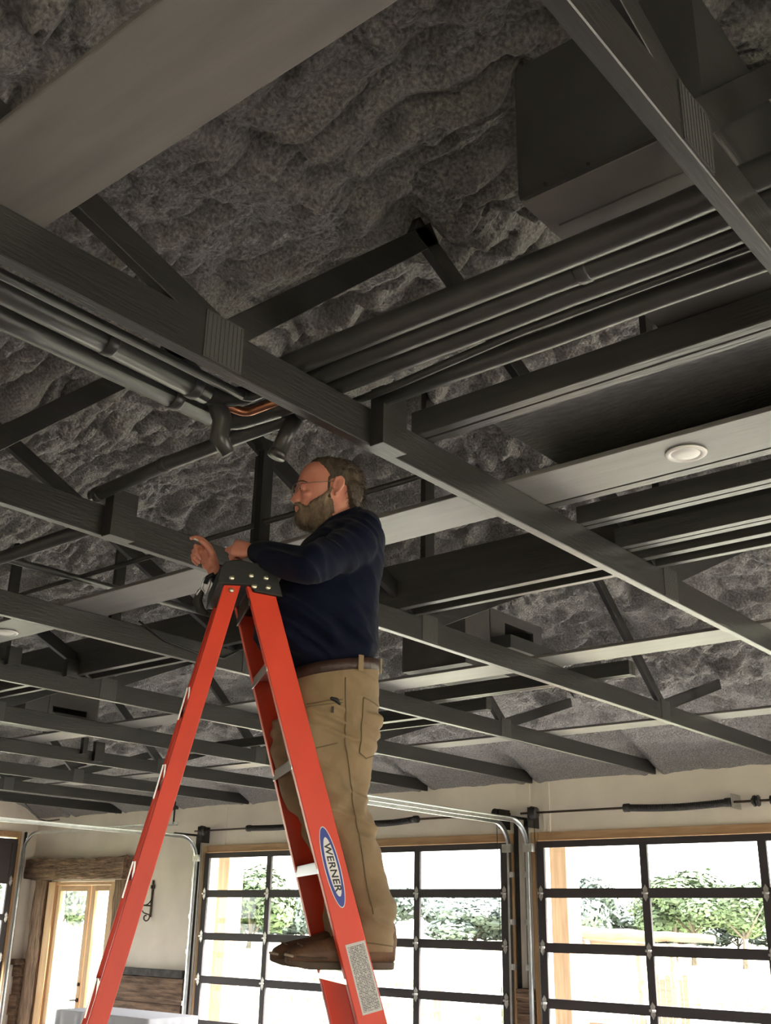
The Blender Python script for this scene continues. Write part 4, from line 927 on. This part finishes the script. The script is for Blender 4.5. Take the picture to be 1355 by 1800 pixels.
def hairfn(co, no):
    e, n, z = to_local(co); d = .007*n3(e*70, n*70, z*22, 3)+.004*n3(e*160, n*160, z*40, 5); return co+no*d[:,None]
ho = finish(hmm, 'hair', 'hair', man, hairfn)
for s in (-1, 1):
    MB().tube([W(.1035, NC+s*.012, 3.0535), W(.1015, NC+s*.030, 3.0605), W(.113, NC+s*.050, 3.0570), W(.128, NC+s*.060, 3.050)], [.002, .0034, .003, .0012], 8, round_end=True).build('eyebrow', 'hair', man)
pts = []
me = ho.data; o0 = Vector(man['_o'])
vs = [v for v in me.vertices if v.co.z+o0.z < 3.13 and (Vector(v.co)+o0-Q0).dot(EV) > .27]; random.shuffle(vs)
pts = [(Vector(v.co)+o0, Vector(v.normal)) for v in vs[:650]]
vs2 = [v for v in me.vertices if v.co.z+o0.z >= 3.10]; random.shuffle(vs2)
pts2 = [(Vector(v.co)+o0, (Vector(v.normal)*.3+EV).normalized()) for v in vs2[:520]]
st_ = strands(pts, .024, .0010, .45, .55); st2 = strands(pts2, .018, .0008, .0, .15); st_.add(st2.v, st2.f, True); st_.build('hair_strand_tufts', 'hair', ho)
BEARD = [(2.894, .150, .196, .026), (2.899, .128, .215, .042), (2.910, .112, .235, .056), (2.925, .104, .252, .066), (2.944, .1035, .264, .0705), (2.955, .1065, .270, .0725), (2.967, .122, .272, .0745), (2.98, .160, .270, .0765), (2.995, .185, .262, .0775)]
bmB = MB().loft([ring(z, f, b, w, c=.19, p=2.25) for z, f, b, w in BEARD])
bmB.tube([W(.122, NC-.036, 2.962), W(.108, NC-.022, 2.979), W(.1005, NC, 2.9835), W(.108, NC+.022, 2.979), W(.122, NC+.036, 2.962)], [.009, .0085, .0065, .0085, .009], 10, round_end=True)
for s in (-1, 1): bmB.tube([W(.150, NC+s*.062, 2.968), W(.19, NC+s*.071, 2.995), W(.212, NC+s*.0755, 3.03)], [.012, .012, .007], 8, round_end=True)
bmm = remesh(bmB, .0036, 3)
bo = finish(bmm, 'beard', 'beard', man, lambda co, no: co+no*(.006*n3(*[q*k for q, k in zip(to_local(co), (90, 90, 30))], 9)+.004*n3(*[q*k for q, k in zip(to_local(co), (190, 190, 70))], 12))[:,None])
vs = list(bo.data.vertices); random.shuffle(vs)
vs = [v for v in vs if v.co.z+o0.z < 2.985]
strands([(Vector(v.co)+o0, Vector(v.normal)) for v in vs[:1100]], .010, .0007, .6, .3).build('beard_strand_tufts', 'beard', bo)

# --- shirt
SHIRT = [(2.335, .115, .398, .168, 0), (2.37, .098, .402, .176, 0), (2.42, .062, .403, .187, 0), (2.49, -.012, .404, .193, 0), (2.56, -.016, .404, .194, 0), (2.63, .02, .406, .196, 0), (2.70, .06, .411, .198, .05), (2.77, .085, .418, .204, .10), (2.83, .11, .420, .205, .16), (2.875, .135, .412, .19, .24), (2.905, .155, .395, .155, .36), (2.925, .175, .375, .115, .45), (2.938, .185, .348, .088, .52), (2.945, .195, .335, .072, .55)]
sm = MB().loft([ring(z, f, b, w, tilt=t_, p=2.35, c=(f+b)/2+.03*(z > 2.4 and z < 2.8)) for z, f, b, w, t_ in SHIRT])
sm.tube([W(.30, .055, 2.815), SH_N+EV*.01, SH_N.lerp(EL_N, .5)+Vector((0, 0, -.008)), EL_N+Vector((0, 0, -.006))], [.085, .082, .066, .060], 18, round_end=True)
sm.tube([EL_N+Vector((0, 0, -.006)), EL_N.lerp(WR_N, .3)+Vector((0, 0, -.004)), EL_N.lerp(WR_N, .68), EL_N.lerp(WR_N, .90)], [.060, .057, .047, .040], 18, round_end=True)
sm.tube([W(.30, .275, 2.815), SH_F, SH_F.lerp(EL_F, .5), EL_F], [.085, .08, .066, .058], 18, round_end=True)
sm.tube([EL_F, EL_F.lerp(WR_F, .45), EL_F.lerp(WR_F, .93)], [.058, .05, .036], 18, round_end=True)
smm = remesh(sm, .006, 8, .6)
def shirtfn(co, no):
    e, n, z = to_local(co)
    # folds: stretched ridges running from shoulder and belly towards the back hem
    q = z*1.0+e*.7; a = n3(e*7+3*n, q*24, n*6, 21); b = n3(e*13, q*15+e*9, n*9, 25)
    hem = np.exp(-((z-2.42)/.10)**2); arm = np.exp(-((e-.1)/.16)**2)*np.clip((.06-n)/.05, 0, 1)
    c = n3(e*30+z*14, n*10, z*12, 31)
    tuck = np.clip((z-(2.378+.17*(e-.255))-.018)/.05, 0, 1)
    d = (.010+.012*hem+.010*arm)*(1-2*np.abs(a)*2)*.6+.010*b*(.5+hem+arm)+.008*c*(.3+arm)
    return co+no*(d*tuck-.004-.012*(1-tuck))[:,None]
shirt = finish(smm, 'shirt', 'navy', man, shirtfn); shirt['label'] = 'dark navy long sleeved shirt'
# ribbed cuffs and collar
for a, c in ((EL_N, WR_N), (EL_F, WR_F)):
    p0, p1 = a.lerp(c, .84), a.lerp(c, 1.0); dd = (p1-p0)
    MB().tube([p0, p0+dd*.2, p0+dd*.5, p0+dd*.8, p1], [.0385, .0375, .036, .0355, .031], 20, round_end=False).build('cuff', 'navy', shirt)
cr = []
for z, f, b, w, t_ in ((2.929, .172, .352, .0835, .53), (2.944, .180, .345, .0790, .54), (2.952, .186, .340, .0745, .55), (2.946, .192, .334, .069, .55), (2.93, .192, .334, .067, .55)): cr.append(ring(z, f, b, w, tilt=t_))
MB().loft(cr, cap=False).build('collar', 'navy', shirt)

# --- trousers, belt
pm = MB().loft([ring(z, f, b, w, tilt=t_, p=2.4) for z, f, b, w, t_ in ((2.385, .105, .405, .178, .17), (2.34, .10, .41, .184, .1), (2.28, .092, .416, .186, 0), (2.22, .09, .412, .185, 0), (2.16, .10, .395, .18, 0), (2.11, .12, .37, .165, 0))])
LEG = [(2.23, .092, .408, .094), (2.14, .098, .392, .092), (2.06, .112, .372, .088), (1.99, .14, .362, .083), (1.945, .165, .366, .080), (1.90, .19, .382, .078), (1.84, .225, .408, .075), (1.77, .262, .424, .073), (1.70, .288, .440, .073), (1.645, .300, .462, .076), (1.61, .31, .450, .072), (1.56, .308, .455, .074), (1.512, .305, .460, .076)]
for nc, de in ((.078, 0), (.264, -.012)):
    pm.loft([ring(z, f+de, b+de, w, nc=nc) for z, f, b, w in LEG])
pmm = remesh(pm, .006, 6, .5)
def pantfn(co, no):
    e, n, z = to_local(co)
    a = n3(e*9, z*26+e*10, n*7, 41); b = n3(e*11, z*12-e*14, n*8, 45)
    knee = np.exp(-((z-1.93)/.10)**2)+.9*np.exp(-((z-1.61)/.07)**2)+.5*np.exp(-((z-2.17)/.08)**2)
    d = .022*(.35+knee)*(1-4*np.abs(a))*.5+.024*b*(.5+.6*knee)
    return co+no*(d-.003)[:,None]
pants = finish(pmm, 'trousers', 'khaki', man, pantfn); pants['label'] = 'khaki work trousers'
BZ = lambda e: 2.378+.17*(e-.255)
br = []
for dz, g in ((-.019, .004), (-.018, .0085), (.018, .0085), (.019, .004), (.018, -.004), (-.018, -.004)): br.append(ring(2.378+dz, .105-g, .405+g, .178+g, tilt=.17, p=2.4, n=64))
br.append(br[0])
belt = MB().loft(br, cap=False).build('belt', 'belt_leather', man); belt['label'] = 'brown leather belt'
def around(a, g=0.0, z0=0.0):
    """point on the waist at angle a (0 = back, -pi/2 = camera side)"""
    ca, sa = math.cos(a), math.sin(a); x = math.copysign(abs(ca)**(2/2.4), ca); y = math.copysign(abs(sa)**(2/2.4), sa)
    e = .255+x*(.15+g); return W(e, NC+y*(.178+g), BZ(e)+z0)
for a in (-1.28, -.42, .6, 1.8):
    mb = MB(); mb.bar(around(a, .011, .025), around(a, .011, -.028), .020, .003, up=(around(a, .05)-around(a, 0))); mb.build('belt_loop', 'khaki', pants)
# back pocket, side seam, tool pocket welt with a dark clip
def stitch(pts, r=.0022, m='khaki_seam', name='seam'): MB().tube(pts, r, 6).build(name, m, pants)
from mathutils.bvhtree import BVHTree
bv = BVHTree.FromPolygons([Vector(v.co)+o0 for v in pants.data.vertices], [tuple(p.vertices) for p in pants.data.polygons])
def onp(e, n, z, off=.0012, d=None):
    """drop a point on the trousers' camera side"""
    d = d if d is not None else NV
    h = bv.ray_cast(W(e, n, z)-d*.5, d); return (h[0]+h[1]*off) if h[0] else W(e, n, z)
def line(p, q, k=14): return [onp(p[0]+(q[0]-p[0])*i/k, 0, p[1]+(q[1]-p[1])*i/k) for i in range(k+1)]
stitch(line((.262, 2.335), (.268, 2.14))+line((.27, 2.12), (.30, 1.96))+line((.303, 1.945), (.375, 1.62), 24))
stitch(line((.325, 2.275), (.32, 2.10))); stitch(line((.325, 2.275), (.39, 2.262), 8)); stitch(line((.32, 2.10), (.345, 2.085), 4)); stitch(line((.345, 2.085), (.378, 2.10), 6))
stitch(line((.145, 2.245), (.255, 2.262))); stitch(line((.145, 2.235), (.255, 2.252)), .0014)
stitch(line((.16, 2.10), (.245, 2.125)))
stitch(line((.312, 1.545), (.45, 1.53)))
c0 = onp(.218, 0, 2.262, .004); MB().tube([c0, c0+EV*.016+Vector((0, 0, -.004)), c0+EV*.026+Vector((0, 0, -.016))], [.006, .008, .004], 8, round_end=True).build('pocket_clip', 'cap_plastic', pants)
c1 = onp(.222, 0, 2.238, .002); MB().bar(c1, c1-Vector((0, 0, .02)), .008, .003, up=NV).build('pocket_tag', 'belt_leather', pants)

# --- boots
def boot(nc, e0, e1, yaw, lab):
    def BW(e, n, z):     # rotate a little about the heel
        he = e1-.06; de, dn = e-he, n; c, s = math.cos(yaw), math.sin(yaw); return W(he+de*c-dn*s, nc+de*s+dn*c, z)
    L = e1-e0
    secs = [(0.0, .020, .022, .040), (.025, .036, .020, .056), (.09, .046, .016, .068), (.2, .050, .014, .078), (.35, .049, .013, .087), (.5, .045, .013, .104), (.62, .042, .013, .135), (.72, .041, .013, .15), (.88, .040, .013, .15), (.97, .035, .015, .148), (1.0, .026, .02, .13)]
    mb = MB(); rings = []
    for u, hw, zb, zt in secs:
        e = e0+L*u; rr = []
        for j in range(20):
            a = 2*math.pi*j/20; y = math.copysign(abs(math.cos(a))**.75, math.cos(a)); zz = math.copysign(abs(math.sin(a))**.7, math.sin(a))
            zc, hz = (zb+zt)/2, (zt-zb)/2; taper = 1-.22*max(0, zz)*(1 if u < .5 else .5)
            rr.append(BW(e, y*hw*taper, 1.462+zc+zz*hz))
        rings.append(rr)
    mb.loft(rings); me = remesh(mb, .005, 3)
    o = finish(me, 'boot', 'boot_leather', man, lambda co, no: co+no*(.004*n3(co[:,0]*24, co[:,1]*24, co[:,2]*34, 61))[:,None]); o['label'] = lab
    so = MB(); rings = []
    n = 36
    for z, g in ((1.4625, -.004), (1.466, 0), (1.482, .001), (1.486, -.003)):
        rr = []
        for j in range(n):
            a = 2*math.pi*j/n; x = math.copysign(abs(math.cos(a))**.72, math.cos(a)); y = math.copysign(abs(math.sin(a))**.8, math.sin(a))
            u = (x+1)/2; hw = .049*(1-.22*math.exp(-((u-.62)/.13)**2))*(1-.16*u)+g; zl = .016*max(0, .16-u)/.16
            rr.append(BW(e0-.004+L*1.01*u+g*x, y*hw, z+zl))
        rings.append(rr)
    so.loft(rings, smooth=False).build('sole', 'boot_sole', o)
    MB().tube([BW(e0+.012, -.034, 1.499), BW(e0-.001, -.018, 1.502), BW(e0-.004, 0, 1.503), BW(e0-.001, .018, 1.502), BW(e0+.012, .034, 1.499)], .0042, 8, round_end=True).build('toe_bumper', 'boot_welt', o)
    MB().tube([BW(e0+L*.34, -.052, 1.494), BW(e0+L*.2, -.053, 1.494), BW(e0+L*.06, -.043, 1.498)], .003, 6).build('welt', 'boot_sole', o)
    MB().tube([BW(e0+L*.12, -.036, 1.528), BW(e0+L*.10, 0, 1.534), BW(e0+L*.12, .036, 1.528)], .0025, 6).build('toe_seam', 'boot_sole', o)
boot(.080, .130, .466, 0.0, 'brown leather work boot nearer the camera')
boot(.262, .112, .446, 0.06, 'brown leather work boot on the far side')

# --- small tool in the raised hand
tp = (tipsF[0]+tipsF[4])/2; dv = (-EV*.9+Vector((0, 0, .15))-NV*.2).normalized()
t = thing('driver_bit', 'small red and white driver bit pinched in the man\'s raised hand', 'tool', tp)
MB().tube([tp-dv*.030, tp-dv*.008], .0055, 8).build('handle', 'red_wood', t)
MB().tube([tp-dv*.008, tp+dv*.018, tp+dv*.022], [.0035, .0035, .002], 8).build('tip', 'lamp_white', t)
# ------------------------------------------------------------------ outside
GZ = -0.42
def gz(y): return GZ
o = MB().box((-260, -90, GZ-0.3), (160, 260, GZ)).build('ground', 'grass'); struct(o, 'sunny mown grass field outside the hall')
o = MB().box((XL-3, YW+0.25, GZ+0.001), (XR+6, YW+2.6, GZ+0.05)).build('bounce_apron', 'gravel'); struct(o, 'pale paved apron added out of view by the garage doors for neutral bounce light')  # unseen pale surface added to keep the ground bounce neutral
def strip(y0, y1, name, m, lab, x0=-120, x1=60, h=0.02, slope=0.04):
    mb = MB(); mb.add([(x0, y0-x0*0, GZ+0.002), (x1, y0, GZ+0.002), (x1, y1, GZ+0.002), (x0, y1, GZ+0.002), (x0, y0, GZ+h), (x1, y0, GZ+h), (x1, y1, GZ+h), (x0, y1, GZ+h)],
            [(0,3,2,1),(4,5,6,7),(0,1,5,4),(1,2,6,5),(2,3,7,6),(3,0,4,7)])
    o = mb.build(name, m); struct(o, lab); return o
strip(24, 30, 'drive', 'gravel', 'pale gravel drive crossing the field')
mb = MB()
for i in range(9000):
    x = random.uniform(-48, -4); y = random.choice((random.uniform(21.5, 23.8), random.uniform(30.2, 31.6), random.uniform(14.2, 19)))
    h_ = random.uniform(.12, .34)*(1 if y > 20 else .45); a = random.uniform(0, 3.14); dx, dy = math.cos(a)*.03, math.sin(a)*.03; lx, ly = random.uniform(-.08, .08), random.uniform(-.08, .08)
    mb.add([(x-dx, y-dy, GZ), (x+dx, y+dy, GZ), (x+lx, y+ly, GZ+h_)], [(0, 1, 2)])
o = mb.build('grass_verge', 'tall_grass'); tag(o, 'tufts of tall green grass along the gravel drive', 'grass', kind='stuff')

def crown_mesh(name, m, n, size, shape, seed):
    rnd = random.Random(seed); mb = MB()
    lobes = [(Vector((rnd.uniform(-.55, .55), rnd.uniform(-.55, .55), rnd.uniform(-.45, .6))), rnd.uniform(.35, .6)) for _ in range(9)]
    for i in range(n):
        c, r = rnd.choice(lobes); d = Vector((rnd.gauss(0, 1), rnd.gauss(0, 1), rnd.gauss(0, 1))).normalized()*r*rnd.uniform(.72, 1.02)
        p = c+d; p = Vector((p.x*shape[0], p.y*shape[1], p.z*shape[2]))
        nrm = (d.normalized()+Vector((rnd.uniform(-.6, .6), rnd.uniform(-.6, .6), rnd.uniform(-.3, .8)))).normalized()
        a = nrm.orthogonal().normalized(); b = nrm.cross(a); s = size*rnd.uniform(.6, 1.3); an = rnd.uniform(0, 6.28); a2 = a*math.cos(an)+b*math.sin(an); b2 = nrm.cross(a2)
        mb.add([p-a2*s, p+b2*s*.55, p+a2*s, p-b2*s*.55], [(0, 1, 2, 3)])
    me = mb.mesh(name); me.materials.append(M[m]); return me
CR = [crown_mesh('crown', 'leaf_a', 9000, .07, (1, 1, 1), 1), crown_mesh('crown', 'leaf_a', 9000, .075, (.9, .9, 1.25), 2), crown_mesh('crown', 'leaf_hazy', 5000, .10, (1.3, 1.1, .9), 3)]
def tree(x, y, h, w, kind, lab, trunk=0.35, group='trees beyond the field'):
    t = thing('tree', lab, 'tree', (x, y, GZ), group)
    tk = MB(); tk.tube([(x, y, GZ), (x+.02*h, y, GZ+h*trunk), (x, y, GZ+h*.7)], [.035*h, .025*h, .008*h], 8)
    for k_ in range(4):
        a = k_*1.7+x; tk.tube([(x+.02*h, y, GZ+h*trunk*1.05), (x+math.cos(a)*w*.35, y+math.sin(a)*w*.35, GZ+h*.68)], [.014*h, .005*h], 6)
    tk.build('trunk', 'bark', t)
    c = share('crown', CR[kind], t, (x, y, GZ+h*(.62 if trunk > .2 else .5)))
    c.scale = (w*.55, w*.55, h*(.36 if trunk > .2 else .48)); c.rotation_euler.z = random.uniform(0, 6.28)
    return t
tree(-24.4, 60, 4.6, 5.0, 0, 'single round tree with a bare trunk seen through the right garage door', .3)
tree(-28.2, 62, 5.2, 6.0, 1, 'broad leafy tree left of the single tree in the right garage door', .3)
tree(-31.2, 66, 5.0, 6.0, 0, 'leafy tree with a forked trunk behind the log shelter', .3)
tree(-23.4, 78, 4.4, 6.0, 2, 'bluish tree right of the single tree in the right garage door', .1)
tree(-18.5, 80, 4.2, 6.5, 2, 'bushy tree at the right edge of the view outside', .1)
tree(-62.5, 60, 5.8, 7.5, 1, 'dense tree seen through the left panes behind the ladder', .1)
tree(-66.5, 56, 5.0, 6.0, 0, 'tree beside the dense one at the left of the middle garage door', .1)
tree(-70, 48, 6.8, 5.5, 1, 'tall dark tree seen through the French door', .05)
tree(-84, 52, 5.0, 7.5, 0, 'tree seen through the French door beside the tall dark one', .1)
rt = random.Random(5)
for i in range(26):
    x = -104+i*3.6+rt.uniform(-1, 1); y = rt.uniform(92, 106)
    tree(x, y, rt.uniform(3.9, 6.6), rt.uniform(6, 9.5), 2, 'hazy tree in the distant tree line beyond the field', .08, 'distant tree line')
# timber porch posts just outside the door openings
for x, lab in ((-12.60, 'pale timber porch post seen through the left panes of the middle door'), (-6.80, 'pale timber porch post seen through the left panes of the right door'), (-0.9, 'pale timber porch post outside the outer door')):
    o = MB().box((x-0.2, 11.42, GZ), (x+0.2 if x < -10 else x+0.12, 11.72, 3.1)).build('porch_post', 'pine_pale', bevel=0.01); tag(o, lab, 'post')
o = MB().box((-16.9, 11.25, GZ), (-16.6, 11.5, 3.1)).build('porch_post', 'pine_pale', bevel=0.01); tag(o, 'pale timber porch post seen at the far left edge', 'post')
# log shelter
t = thing('log_shelter', 'pale log shelter frame standing outside the right garage door', 'log shelter', (-11.2, 22, GZ))
def log(p, q, r0, r1, name='log'):
    k_ = 12; p, q = V(p), V(q); pts = [p.lerp(q, i/k_)+Vector((random.uniform(-.02, .02), random.uniform(-.02, .02), random.uniform(-.015, .015))) for i in range(k_+1)]
    MB().tube(pts, [r0+(r1-r0)*i/k_+random.uniform(-.008, .008) for i in range(k_+1)], 12).build(name, 'log_wood', t)
log((-13.4, 22, 1.47), (-9.55, 22, 1.38), .15, .08, 'ridge_log'); log((-13.6, 22.3, 1.30), (-10.6, 22.3, 1.22), .07, .06); log((-12.6, 21.2, 1.22), (-12.55, 23.2, 1.22), .08, .08); log((-10.55, 21.2, 1.2), (-10.55, 23.2, 1.2), .07, .07)
log((-12.75, 22, GZ), (-12.72, 22, 1.2), .12, .11, 'post'); log((-10.55, 22.2, GZ), (-10.55, 22.2, 1.15), .07, .07, 'post'); log((-11.4, 22.4, GZ), (-11.42, 22.4, 1.2), .07, .07, 'post')
for i in range(7): MB().box((-11.35+i*.13, 22.6, GZ), (-11.24+i*.13, 22.63, .62+.05*math.sin(i*2.3))).build('fence_board', 'log_wood', t)
# lumber and lawn chair outside the middle door
t = thing('lawn_chair', 'pale wooden reclining lawn chair outside the middle garage door', 'chair', (-11.2, 16, GZ))
for i in range(4): MB().bar((-11.95+i*.085, 15.8, GZ+.1), (-12.25+i*.085, 16.2, .52), .07, .02, up=(0, 1, 0)).build('back_slat', 'red_wood' if i in (1, 2) else 'pale_wood', t)
for i in range(4): MB().bar((-11.8+.02*i, 15.6+i*.12, .02), (-10.9, 15.9+i*.12, .30), .10, .025).build('seat_slat', 'pale_wood', t)
for y in (15.65, 16.15): MB().bar((-11.0, y, GZ), (-11.05, y, .24), .08, .04, up=(0, 1, 0)).build('leg', 'pale_wood', t); MB().bar((-11.9, y, GZ), (-11.75, y, .1), .08, .04, up=(0, 1, 0)).build('leg', 'pale_wood', t)
for y in (15.6, 16.2): MB().bar((-11.95, y, .20), (-10.95, y, .36), .11, .025).build('armrest', 'pale_wood', t)
t = thing('bench', 'low reddish wooden bench at the foot of the right garage door outside', 'bench', (-6.6, 12.6, GZ))
MB().box((-7.05, 12.45, .47), (-6.70, 12.8, .52)).build('seat', 'red_wood', t)
for x in (-7.03, -6.78): MB().box((x, 12.5, GZ), (x+.06, 12.75, .47)).build('leg', 'red_wood', t)
# clean helper properties
for o in list(bpy.data.objects):
    if '_o' in o.keys(): del o['_o']
